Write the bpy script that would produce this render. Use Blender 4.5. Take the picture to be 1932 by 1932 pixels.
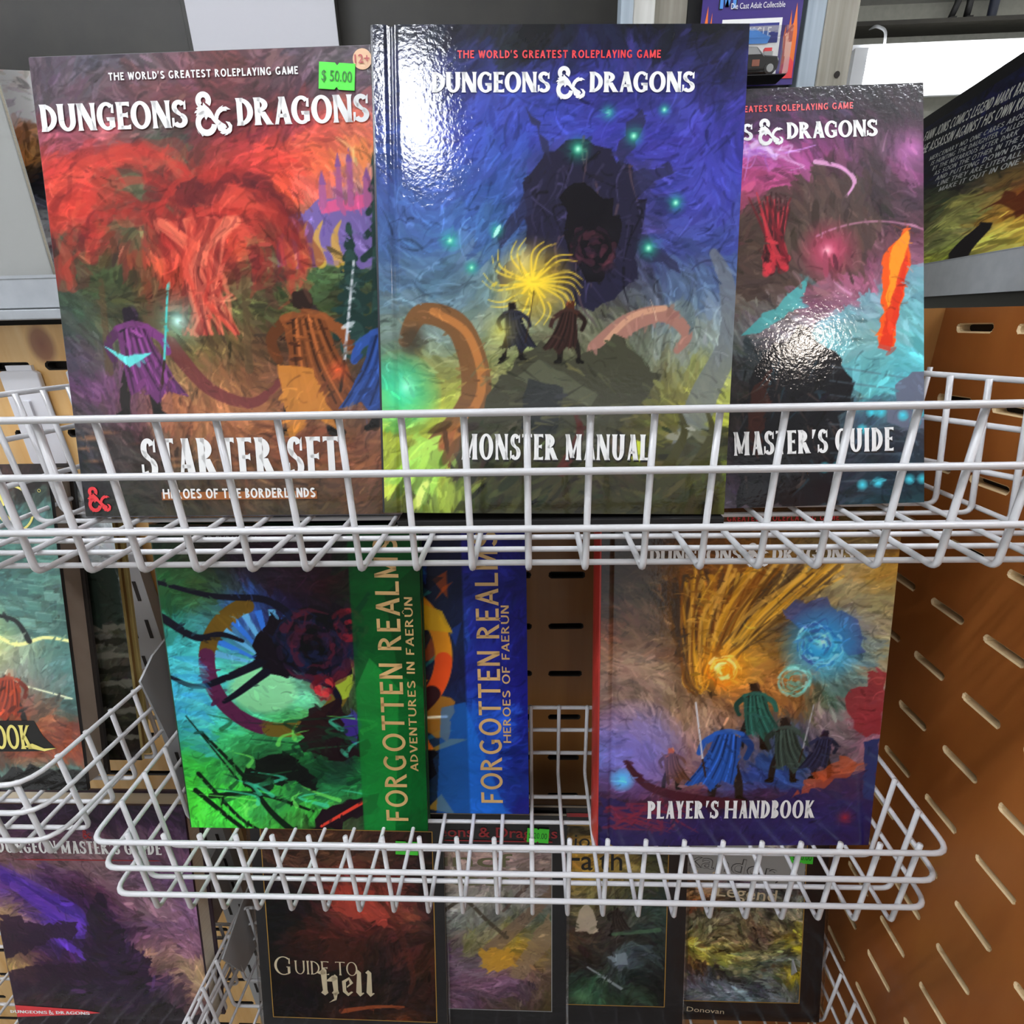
import bpy, math, random
import numpy as np
from mathutils import Matrix, Vector

for _o in list(bpy.data.objects):
    bpy.data.objects.remove(_o)
SC = bpy.context.scene
COL = SC.collection
PI = math.pi
EYE = 1.35                     # camera height above the floor; heights below are given from the eye level

# ------------------------------------------------------------------ camera
FPX, PITCH, YAW, ROLL = 952.4, math.radians(21.0), math.radians(-2.168), math.radians(-1.347)
def cam_axes():
    cp, sp, cy, sy = math.cos(PITCH), math.sin(PITCH), math.cos(YAW), math.sin(YAW)
    fwd = Vector((sy*cp, cy*cp, -sp)); right = Vector((cy, -sy, 0)); up = right.cross(fwd)
    cr, sr = math.cos(ROLL), math.sin(ROLL)
    return cr*right+sr*up, -sr*right+cr*up, fwd
_r, _u, _f = cam_axes()
cam_d = bpy.data.cameras.new('camera'); cam = bpy.data.objects.new('camera', cam_d); COL.objects.link(cam)
cam_d.sensor_width = 36; cam_d.lens = FPX/1932*36; cam_d.clip_start = 0.01
cam.matrix_world = Matrix(((_r[0], _u[0], -_f[0], 0), (_r[1], _u[1], -_f[1], 0), (_r[2], _u[2], -_f[2], EYE), (0, 0, 0, 1)))
SC.camera = cam

# ------------------------------------------------------------------ world, exposure
SC.view_settings.view_transform = 'Standard'; SC.view_settings.look = 'None'
SC.view_settings.gamma = 1; SC.view_settings.use_curve_mapping = False
SC.view_settings.exposure = 0.32
W = bpy.data.worlds.new('world'); SC.world = W; W.use_nodes = True
W.node_tree.nodes['Background'].inputs[0].default_value = (0.95, 0.98, 1.0, 1)
W.node_tree.nodes['Background'].inputs[1].default_value = 0.62
TUBE_POWER = 42.0
SPOT_POWER = 60.0

# ------------------------------------------------------------------ colour and material helpers
def lin(c):
    c = c/255.0 if not hasattr(c, 'dtype') else c
    return np.where(c <= .04045, c/12.92, ((c+.055)/1.055)**2.4)
def hx(s):
    return np.array([int(s[i:i+2], 16)/255.0 for i in (0, 2, 4)])
def hl(s):
    return tuple(float(v) for v in lin(hx(s)))+(1.0,)
def material(name, color='808080', rough=.5, metal=0, coat=0, spec=.5, emit=None, strength=0, bump=None):
    m = bpy.data.materials.new(name); m.use_nodes = True
    nt = m.node_tree; b = nt.nodes['Principled BSDF']
    b.inputs['Base Color'].default_value = hl(color); b.inputs['Roughness'].default_value = rough
    b.inputs['Metallic'].default_value = metal; b.inputs['Coat Weight'].default_value = coat
    b.inputs['Coat Roughness'].default_value = .12; b.inputs['Specular IOR Level'].default_value = spec
    if emit:
        b.inputs['Emission Color'].default_value = hl(emit); b.inputs['Emission Strength'].default_value = strength
    if bump:
        sc, st, dist = bump
        tc = nt.nodes.new('ShaderNodeTexCoord'); n = nt.nodes.new('ShaderNodeTexNoise'); bp_ = nt.nodes.new('ShaderNodeBump')
        n.inputs['Scale'].default_value = sc; n.inputs['Detail'].default_value = 3
        bp_.inputs['Strength'].default_value = st; bp_.inputs['Distance'].default_value = dist
        nt.links.new(tc.outputs['Object'], n.inputs['Vector']); nt.links.new(n.outputs['Fac'], bp_.inputs['Height'])
        nt.links.new(bp_.outputs['Normal'], b.inputs['Normal'])
    return m
def noise_mat(name, c0, c1, scale, stretch=(1, 1, 1), rough=.5, coat=0, detail=5, lo=.3, hi=.7, bump=0):
    m = material(name, c0, rough, coat=coat); nt = m.node_tree; b = nt.nodes['Principled BSDF']
    tc = nt.nodes.new('ShaderNodeTexCoord'); mp = nt.nodes.new('ShaderNodeMapping'); n = nt.nodes.new('ShaderNodeTexNoise'); r = nt.nodes.new('ShaderNodeValToRGB')
    mp.inputs['Scale'].default_value = stretch; n.inputs['Scale'].default_value = scale; n.inputs['Detail'].default_value = detail
    r.color_ramp.elements[0].position = lo; r.color_ramp.elements[1].position = hi
    r.color_ramp.elements[0].color = hl(c0); r.color_ramp.elements[1].color = hl(c1)
    nt.links.new(tc.outputs['Object'], mp.inputs['Vector']); nt.links.new(mp.outputs['Vector'], n.inputs['Vector'])
    nt.links.new(n.outputs['Fac'], r.inputs['Fac']); nt.links.new(r.outputs['Color'], b.inputs['Base Color'])
    if bump:
        bp_ = nt.nodes.new('ShaderNodeBump'); bp_.inputs['Strength'].default_value = bump; bp_.inputs['Distance'].default_value = .0006
        nt.links.new(n.outputs['Fac'], bp_.inputs['Height']); nt.links.new(bp_.outputs['Normal'], b.inputs['Normal'])
    return m
def art_mat(name, rough=.45, coat=.9, bump=.28, bscale=330, coat_rough=.07, spec=.08):
    m = material(name, '808080', rough, coat=coat, spec=spec, bump=(bscale, bump, .0004)); nt = m.node_tree
    m.node_tree.nodes['Principled BSDF'].inputs['Coat Roughness'].default_value = coat_rough
    a = nt.nodes.new('ShaderNodeAttribute'); a.attribute_name = 'art'
    nt.links.new([n for n in nt.nodes if n.type == 'BUMP'][0].outputs[0], nt.nodes['Principled BSDF'].inputs['Coat Normal'])
    nt.links.new(a.outputs['Color'], nt.nodes['Principled BSDF'].inputs['Base Color'])
    return m
def clear_mat(name, fac=.08, rough=.08, tint='ffffff'):
    m = bpy.data.materials.new(name); m.use_nodes = True; nt = m.node_tree
    for n in list(nt.nodes): nt.nodes.remove(n)
    out = nt.nodes.new('ShaderNodeOutputMaterial'); mix = nt.nodes.new('ShaderNodeMixShader')
    t = nt.nodes.new('ShaderNodeBsdfTransparent'); g = nt.nodes.new('ShaderNodeBsdfGlossy')
    t.inputs[0].default_value = hl(tint); g.inputs['Roughness'].default_value = rough
    lw = nt.nodes.new('ShaderNodeLayerWeight'); lw.inputs['Blend'].default_value = .25
    ma = nt.nodes.new('ShaderNodeMath'); ma.operation = 'MULTIPLY_ADD'; ma.inputs[1].default_value = .5; ma.inputs[2].default_value = fac
    nt.links.new(lw.outputs['Fresnel'], ma.inputs[0]); nt.links.new(ma.outputs[0], mix.inputs[0])
    tc = nt.nodes.new('ShaderNodeTexCoord'); n = nt.nodes.new('ShaderNodeTexNoise'); bp_ = nt.nodes.new('ShaderNodeBump')
    n.inputs['Scale'].default_value = 22; n.inputs['Detail'].default_value = 4; bp_.inputs['Strength'].default_value = .6; bp_.inputs['Distance'].default_value = .004
    nt.links.new(tc.outputs['Object'], n.inputs['Vector']); nt.links.new(n.outputs['Fac'], bp_.inputs['Height']); nt.links.new(bp_.outputs['Normal'], g.inputs['Normal'])
    nt.links.new(t.outputs[0], mix.inputs[1]); nt.links.new(g.outputs[0], mix.inputs[2]); nt.links.new(mix.outputs[0], out.inputs[0])
    return m

# ------------------------------------------------------------------ mesh helpers
class MB:
    def __init__(s): s.v, s.f = [], []
    def add(s, vs, fs):
        o = len(s.v); s.v += [tuple(p) for p in vs]; s.f += [tuple(i+o for i in f) for f in fs]
    def box(s, x0, x1, y0, y1, z0, z1):
        s.add([(x0, y0, z0), (x1, y0, z0), (x1, y1, z0), (x0, y1, z0), (x0, y0, z1), (x1, y0, z1), (x1, y1, z1), (x0, y1, z1)],
              [(0, 3, 2, 1), (4, 5, 6, 7), (0, 1, 5, 4), (1, 2, 6, 5), (2, 3, 7, 6), (3, 0, 4, 7)])
    def prism(s, poly, z0, z1, axis=2):
        n = len(poly)
        def P(p, d): return (p[0], p[1], d) if axis == 2 else ((p[0], d, p[1]) if axis == 1 else (d, p[0], p[1]))
        vs = [P(p, z0) for p in poly]+[P(p, z1) for p in poly]
        s.add(vs, [tuple(range(n))[::-1], tuple(range(n, 2*n))]+[(i, (i+1) % n, n+(i+1) % n, n+i) for i in range(n)])
    def tube(s, pts, r, n=8, closed=False):
        pts = [Vector(p) for p in pts]; m = len(pts); rings = []
        prev = None
        for i, p in enumerate(pts):
            if closed: d = (pts[(i+1) % m]-pts[i-1])
            else: d = pts[min(i+1, m-1)]-pts[max(i-1, 0)]
            d.normalize()
            if prev is None:
                a = Vector((0, 0, 1)) if abs(d.z) < .9 else Vector((0, 1, 0))
                x = d.cross(a).normalized()
            else:
                x = (prev-d*prev.dot(d)).normalized()
            prev = x; y = d.cross(x)
            rings.append([p+(x*math.cos(2*PI*k/n)+y*math.sin(2*PI*k/n))*r for k in range(n)])
        vs = [q for rg in rings for q in rg]; fs = []
        for i in range(m if closed else m-1):
            j = (i+1) % m
            for k in range(n):
                fs.append((i*n+k, i*n+(k+1) % n, j*n+(k+1) % n, j*n+k))
        if not closed:
            fs += [tuple(range(n))[::-1], tuple(range((m-1)*n, m*n))]
        s.add(vs, fs)
    def lathe(s, prof, center, axis='z', n=24):
        vs, fs = [], []
        for r, h in prof:
            for k in range(n):
                a = 2*PI*k/n; c, d = r*math.cos(a), r*math.sin(a)
                p = {'z': (c, d, h), 'y': (c, h, d), 'x': (h, c, d)}[axis]
                vs.append(tuple(p[i]+center[i] for i in range(3)))
        for i in range(len(prof)-1):
            for k in range(n):
                fs.append((i*n+k, i*n+(k+1) % n, (i+1)*n+(k+1) % n, (i+1)*n+k))
        fs += [tuple(range(n))[::-1], tuple(range((len(prof)-1)*n, len(prof)*n))]
        s.add(vs, fs)
    def obj(s, name, mat, parent=None, smooth=False, bevel=0):
        me = bpy.data.meshes.new(name); me.from_pydata(s.v, [], s.f); me.update()
        for mm in (mat if isinstance(mat, (list, tuple)) else [mat]): me.materials.append(mm)
        if smooth: me.polygons.foreach_set('use_smooth', [True]*len(me.polygons))
        o = bpy.data.objects.new(name, me); COL.objects.link(o)
        if parent: o.parent = parent
        if bevel:
            bv = o.modifiers.new('bevel', 'BEVEL'); bv.width = bevel; bv.segments = 2; bv.limit_method = 'ANGLE'
        return o
def box(name, x0, x1, y0, y1, z0, z1, mat, parent=None, bevel=0):
    m = MB(); m.box(x0, x1, y0, y1, z0, z1); return m.obj(name, mat, parent, bevel=bevel)
def tag(o, label, cat, group=None):
    o['label'] = label; o['category'] = cat
    if group: o['group'] = group
    return o
def thing(name, label, cat, loc=(0, 0, 0), group=None, lean=0, yaw=0, roll=0):
    o = bpy.data.objects.new(name, None); COL.objects.link(o); o.empty_display_size = .02
    o.matrix_basis = Matrix.Translation((loc[0], loc[1], loc[2]+EYE)) @ Matrix.Rotation(yaw, 4, 'Z') @ Matrix.Rotation(-lean, 4, 'X') @ Matrix.Rotation(-roll, 4, 'Y')
    return tag(o, label, cat, group)
def struct(o):
    o['kind'] = 'structure'; return o
def fillet(pts, r, n=5):
    pts = [Vector(p) for p in pts]; out = [pts[0]]
    for i in range(1, len(pts)-1):
        a, b, c = pts[i-1], pts[i], pts[i+1]
        d0 = (a-b).normalized(); d1 = (c-b).normalized()
        k = min(r, (a-b).length*.45, (c-b).length*.45)
        p0, p1 = b+d0*k, b+d1*k
        for j in range(n+1):
            t = j/n; out.append(p0*(1-t)**2+b*2*t*(1-t)+p1*t*t)
    return out+[pts[-1]]

# ------------------------------------------------------------------ painter: makes the printed pictures (an array of colours)
def upsample(a, h, w, smooth=True):
    a = np.asarray(a, float); gh, gw = a.shape[:2]
    y = np.linspace(0, gh-1, h) if np.isscalar(h) else h; x = np.linspace(0, gw-1, w) if np.isscalar(w) else w
    y0 = np.clip(np.floor(y).astype(int), 0, max(gh-2, 0)); x0 = np.clip(np.floor(x).astype(int), 0, max(gw-2, 0))
    fy, fx = y-y0, x-x0
    if smooth: fy, fx = fy*fy*(3-2*fy), fx*fx*(3-2*fx)
    y1, x1 = np.minimum(y0+1, gh-1), np.minimum(x0+1, gw-1)
    e = (slice(None), None)+((None,) if a.ndim == 3 else ()); g = (None, slice(None))+((None,) if a.ndim == 3 else ())
    FY, FX = fy[e], fx[g]
    return (a[np.ix_(y0, x0)]*(1-FY)*(1-FX)+a[np.ix_(y1, x0)]*FY*(1-FX)+a[np.ix_(y0, x1)]*(1-FY)*FX+a[np.ix_(y1, x1)]*FY*FX)
class Art:
    def __init__(s, w, h, rows, seed=1, warp=.06, strokes=2200, size=.03, jit=.10, detail=.10):
        s.w, s.h = w, h; s.rng = np.random.default_rng(seed); R = s.rng
        g = np.array([[hx(c) for c in r.split()] for r in rows])
        base = upsample(g, h, w)
        wx = (s.fbm(5)-.5)*2*warp*w; wy = (s.fbm(5)-.5)*2*warp*h
        yy, xx = np.mgrid[0:h, 0:w]
        s.a = base[np.clip(yy+wy, 0, h-1).astype(int), np.clip(xx+wx, 0, w-1).astype(int)]
        s.flow = s.fbm(3)*2*PI
        s.strokes(strokes//4, size*1.9, jit); s.strokes(strokes, size, jit); s.strokes(strokes, size*.5, jit*1.2); s.accents(int(strokes*.22), size)
        s.a *= (1+(s.fbm(18)-.5)*2*detail)[..., None]
    def fbm(s, n):
        out = np.zeros((s.h, s.w)); amp = 1; tot = 0
        asp = s.h/s.w
        for k in range(4):
            out += amp*upsample(s.rng.random((max(2, int(n*asp)+1), n+1)), s.h, s.w); tot += amp; amp *= .5; n *= 2
        return out/tot
    def win(s, x0, x1, y0, y1):
        X0, X1 = max(0, int(x0)), min(s.w, int(x1)+2); Y0, Y1 = max(0, int(y0)), min(s.h, int(y1)+2)
        if X1 <= X0 or Y1 <= Y0: return None
        yy, xx = np.mgrid[Y0:Y1, X0:X1]; return (slice(Y0, Y1), slice(X0, X1)), xx.astype(float), yy.astype(float)
    def blend(s, sl, m, c):
        s.a[sl] = s.a[sl]*(1-m[..., None])+np.asarray(c)*m[..., None]
    def strokes(s, n, size, jit, region=None, col=None):
        R = s.rng; src = s.a.copy()
        u0, v0, u1, v1 = region or (0, 0, 1, 1)
        for i in range(n):
            cx = (u0+R.random()*(u1-u0))*(s.w-1); cy = (v0+R.random()*(v1-v0))*(s.h-1)
            L = size*s.w*(.5+1.3*R.random()); B = L*(.16+.22*R.random())
            a = s.flow[int(cy), int(cx)]+R.normal()*.35
            W_ = s.win(cx-L, cx+L, cy-L, cy+L)
            if not W_: continue
            sl, xx, yy = W_
            dx, dy = xx-cx, yy-cy; p = dx*math.cos(a)+dy*math.sin(a); q = -dx*math.sin(a)+dy*math.cos(a)
            d = (p/L)**2+(q/B)**2
            m = np.clip((1-d)*2.5, 0, 1)*(.45+.5*R.random())
            c = (src[int(cy), int(cx)] if col is None else col)*(1+R.normal()*jit)+R.normal(size=3)*jit*.06
            s.blend(sl, m, np.clip(c, 0, 1))
    def accents(s, n, size, region=(0, 0, 1, 1), lo=.45, hi=1.6, wd=.0035):
        # thin dark and light brush marks along the flow of the paint
        R = s.rng; u0, v0, u1, v1 = region; src = s.a.copy()
        for i in range(n):
            x = u0+R.random()*(u1-u0); y = v0+R.random()*(v1-v0); a = s.flow[int(y*(s.h-1)), int(x*(s.w-1))]+R.normal()*.4; L = size*(.5+1.6*R.random()); k = R.normal()*.8
            pts = [(x, y)]
            for t in range(3): x += math.cos(a)*L*.5; y += math.sin(a)*L*.5*s.w/s.h; a += k*.5; pts.append((x, y))
            px = min(max(pts[1][0], 0), .999); py = min(max(pts[1][1], 0), .999)
            c = np.clip(src[int(py*s.h), int(px*s.w)]*(lo+(hi-lo)*(R.random() > .5)*(.6+.4*R.random())+(.15*R.random())), 0, 1)
            s.line(pts, wd*(.6+R.random()), .0008, c, .2+.3*R.random())
    def swirl(s, u, v, r0, r1, n, cols, a0=0, a1=360, w=.008, al=.6, tw=70):
        R = s.rng
        for k in range(n):
            r = r0+(r1-r0)*R.random(); a = a0+(a1-a0)*R.random(); pts = []
            for t in range(5):
                q = math.radians(a+tw*t/4*(.5+.5*R.random())); rr = r*(1+.08*t*R.normal()*.4); pts.append((u+rr*math.cos(q), v+rr*math.sin(q)*s.w/s.h))
            s.line(pts, w*(.4+R.random()), w*.1, cols[k % len(cols)], al*(.5+.5*R.random()))
    def finish(s, n=900, size=.014, jit=.10): s.strokes(n, size, jit); s.accents(n//3, size*1.5, wd=.0025)
    def poly(s, pts, c, alpha=1, rough=0):
        P = np.array([(p[0]*s.w, p[1]*s.h) for p in pts])
        if rough:
            Q = []
            for i in range(len(P)):
                a, b = P[i], P[(i+1) % len(P)]
                n = max(1, int(np.hypot(*(b-a))/(.025*s.w)))
                for k in range(n):
                    Q.append(a+(b-a)*k/n+(s.rng.normal(size=2)*rough*s.w if k else 0))
            P = np.array(Q)
        W_ = s.win(P[:, 0].min()-1, P[:, 0].max()+1, P[:, 1].min()-1, P[:, 1].max()+1)
        if not W_: return
        sl, xx, yy = W_; acc = np.zeros(xx.shape)
        for ox, oy in ((-.25, -.25), (.25, -.25), (-.25, .25), (.25, .25)):
            ins = np.zeros(xx.shape, bool); X, Y = xx+ox, yy+oy
            for i in range(len(P)):
                (ax, ay), (bx, by) = P[i], P[i-1]
                if ay == by: continue
                ins ^= ((ay > Y) != (by > Y)) & (X < (bx-ax)*(Y-ay)/(by-ay)+ax)
            acc += ins*.25
        s.blend(sl, acc*alpha, hx(c) if isinstance(c, str) else c)
    def line(s, pts, w0, w1, c, alpha=1, curve=True):
        P = [np.array((p[0]*s.w, p[1]*s.h)) for p in pts]
        if curve and len(P) > 2:
            Q = []
            for i in range(len(P)-1):
                p0, p1, p2, p3 = P[max(i-1, 0)], P[i], P[i+1], P[min(i+2, len(P)-1)]
                for t in np.linspace(0, 1, 7, endpoint=False):
                    Q.append(.5*(2*p1+(p2-p0)*t+(2*p0-5*p1+4*p2-p3)*t*t+(3*p1-p0-3*p2+p3)*t**3))
            P = Q+[P[-1]]
        n = len(P)-1; M = np.array(P); wm = max(w0, w1)*s.w+2
        W_ = s.win(M[:, 0].min()-wm, M[:, 0].max()+wm, M[:, 1].min()-wm, M[:, 1].max()+wm)
        if not W_: return
        sl, xx, yy = W_; best = np.full(xx.shape, -9.)
        for i in range(n):
            a, b = P[i], P[i+1]; d = b-a; L2 = (d@d)+1e-9
            t = np.clip(((xx-a[0])*d[0]+(yy-a[1])*d[1])/L2, 0, 1)
            dist = np.hypot(xx-a[0]-t*d[0], yy-a[1]-t*d[1]); wd = (w0+(w1-w0)*(i+t)/n)*s.w
            best = np.maximum(best, wd-dist)
        s.blend(sl, np.clip(best+.5, 0, 1)*alpha, hx(c) if isinstance(c, str) else c)
    def glow(s, u, v, r, c, alpha=1, p=2.0):
        R_ = r*s.w; cx, cy = u*s.w, v*s.h; W_ = s.win(cx-R_, cx+R_, cy-R_, cy+R_)
        if not W_: return
        sl, xx, yy = W_; d = np.hypot(xx-cx, yy-cy)/R_
        s.blend(sl, np.clip(1-d, 0, 1)**p*alpha, hx(c))
    def ell(s, u, v, ru, rv, c, alpha=1, hard=3):
        cx, cy, a, b = u*s.w, v*s.h, ru*s.w, rv*s.w; W_ = s.win(cx-a-2, cx+a+2, cy-b-2, cy+b+2)
        if not W_: return
        sl, xx, yy = W_; d = np.hypot((xx-cx)/a, (yy-cy)/b); s.blend(sl, np.clip((1-d)*min(a, b)/hard*1.5, 0, 1)*alpha, hx(c))
    def ring(s, u, v, r, t, c, a0=0, a1=360, alpha=1):
        n = 40; pts = []
        for k in range(n+1):
            a = math.radians(a0+(a1-a0)*k/n); pts.append((u+r*math.cos(a), v+r*math.sin(a)*s.w/s.h))
        s.line(pts, t, t, c, alpha, curve=False)
    def hill(s, pts, c, rough=.006, alpha=1):
        s.poly(pts, c, alpha, rough)
    def pine(s, u, v, hgt, c, c2=None):
        for k in range(9):
            t = k/8; y = v-hgt*(1-t); wd = (.015+.16*t)*hgt*s.h/s.w
            s.line([(u-wd, y+.02*hgt*2), (u, y-.03*hgt), (u+wd, y+.02*hgt*2)], .006+.007*t, .006+.007*t, c, curve=False)
            s.line([(u, y), (u, y+.14*hgt)], .008+.02*t, .01+.03*t, c if k % 2 or not c2 else c2, curve=False)
    def walker(s, u, v, hgt, cloak, hood, staff=None, flip=1):
        # a plain wayfarer seen from behind in a wind-blown cloak, legs apart
        k = hgt; q = s.h/s.w*flip; C = hx(cloak); R = s.rng
        X = lambda d: u+d*k*q
        L = lambda p, a, b, c, al=1: s.line([(X(x), v-y*k) for x, y in p], a*k, b*k, c, al)
        for sg in (-1, 1):
            L([(sg*.05, .46), (sg*.13, .24), (sg*.15, .03)], .075, .05, '2a2320'); L([(sg*.15, .04), (sg*.22, .015)], .05, .03, '1c1815'); L([(sg*.03, .44), (sg*.10, .25)], .02, .015, '54463a', .8)
        L([(.0, .44), (.0, .62), (.01, .80)], .13, .12, '3c3230'); L([(-.11, .47), (.11, .47)], .03, .03, '6a4a2c')
        L([(-.12, .78), (-.24, .66), (-.20, .52)], .055, .04, C*.8); L([(.12, .78), (.25, .70), (.30, .58)], .055, .04, C*1.15)
        s.poly([(X(-.14), v-.80*k), (X(.12), v-.82*k), (X(.20), v-.60*k), (X(.34), v-.34*k), (X(.46), v-.18*k), (X(.26), v-.24*k), (X(.16), v-.12*k), (X(.05), v-.26*k), (X(-.08), v-.20*k), (X(-.13), v-.5*k)], C, 1, .002)
        for t in range(9):
            d = -.10+.028*t; L([(d*.8, .78), (d*1.3+.05, .5), (d*2.1+.16, .22+.02*R.normal())], .014, .008, np.clip(C*(.5, 1.5, .75, 1.25)[t % 4], 0, 1), .75)
        s.ell(X(.0), v-.90*k, .070*k*s.h/s.w, .085*k*s.h/s.w, hood, 1, 2); L([(-.05, .94), (-.06, .82), (-.12, .76)], .035, .01, hood); L([(.02, .97), (.05, .90)], .02, .015, np.clip(hx(hood)*1.8, 0, 1), .7)
        L([(-.15, .79), (0, .83), (.14, .80)], .03, .03, np.clip(C*1.2, 0, 1), .8)
        if staff: L([(.26, .50), (.36, 1.15)], .012, .010, staff); L([(.26, .50), (.22, .30)], .014, .012, '3a2a1c')
    def cols(s, gain=1.0):
        a = s.a.mean(2, keepdims=True); a = np.clip((a+(s.a-a)*1.0-.38)*1.15+.345, 0, 1)[::-1]                                 # row 0 at the bottom edge
        L = np.where(a <= .04045, a/12.92, ((a+.055)/1.055)**2.4)*gain
        return np.concatenate([np.clip(L, 0, 1), np.ones(a.shape[:2]+(1,))], 2)

def art_sheet(name, parent, art, wid, hgt, mat, gain=1.0, x0=None, z0=0, y=-.0003, groove=None, bow=0):
    h, w = art.h, art.w; x0 = -wid/2 if x0 is None else x0
    X, Z = np.meshgrid(np.linspace(x0, x0+wid, w), np.linspace(z0, z0+hgt, h))
    Y = np.full(X.shape, y)
    if groove is not None: Y = Y+.0019*np.exp(-((X-x0-groove)/.0019)**2)
    if bow: Y = Y-bow*(1-((X-x0)/wid*2-1)**2)
    co = np.stack([X, Y, Z], -1).reshape(-1, 3).astype(np.float32)
    i = (np.arange(h-1)[:, None]*w+np.arange(w-1)[None, :]).reshape(-1)
    quads = np.stack([i, i+1, i+w+1, i+w], 1).astype(np.int32)
    me = bpy.data.meshes.new(name); me.vertices.add(len(co)); me.vertices.foreach_set('co', co.reshape(-1))
    nq = len(quads); me.loops.add(nq*4); me.loops.foreach_set('vertex_index', quads.reshape(-1))
    me.polygons.add(nq); me.polygons.foreach_set('loop_start', np.arange(0, nq*4, 4, dtype=np.int32)); me.polygons.foreach_set('loop_total', np.full(nq, 4, dtype=np.int32))
    me.update(calc_edges=True); me.polygons.foreach_set('use_smooth', np.ones(nq, bool))
    at = me.color_attributes.new('art', 'FLOAT_COLOR', 'POINT')
    at.data.foreach_set('color', art.cols(gain).reshape(-1).astype(np.float32))
    me.materials.append(mat); o = bpy.data.objects.new(name, me); COL.objects.link(o); o.parent = parent
    return o

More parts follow.
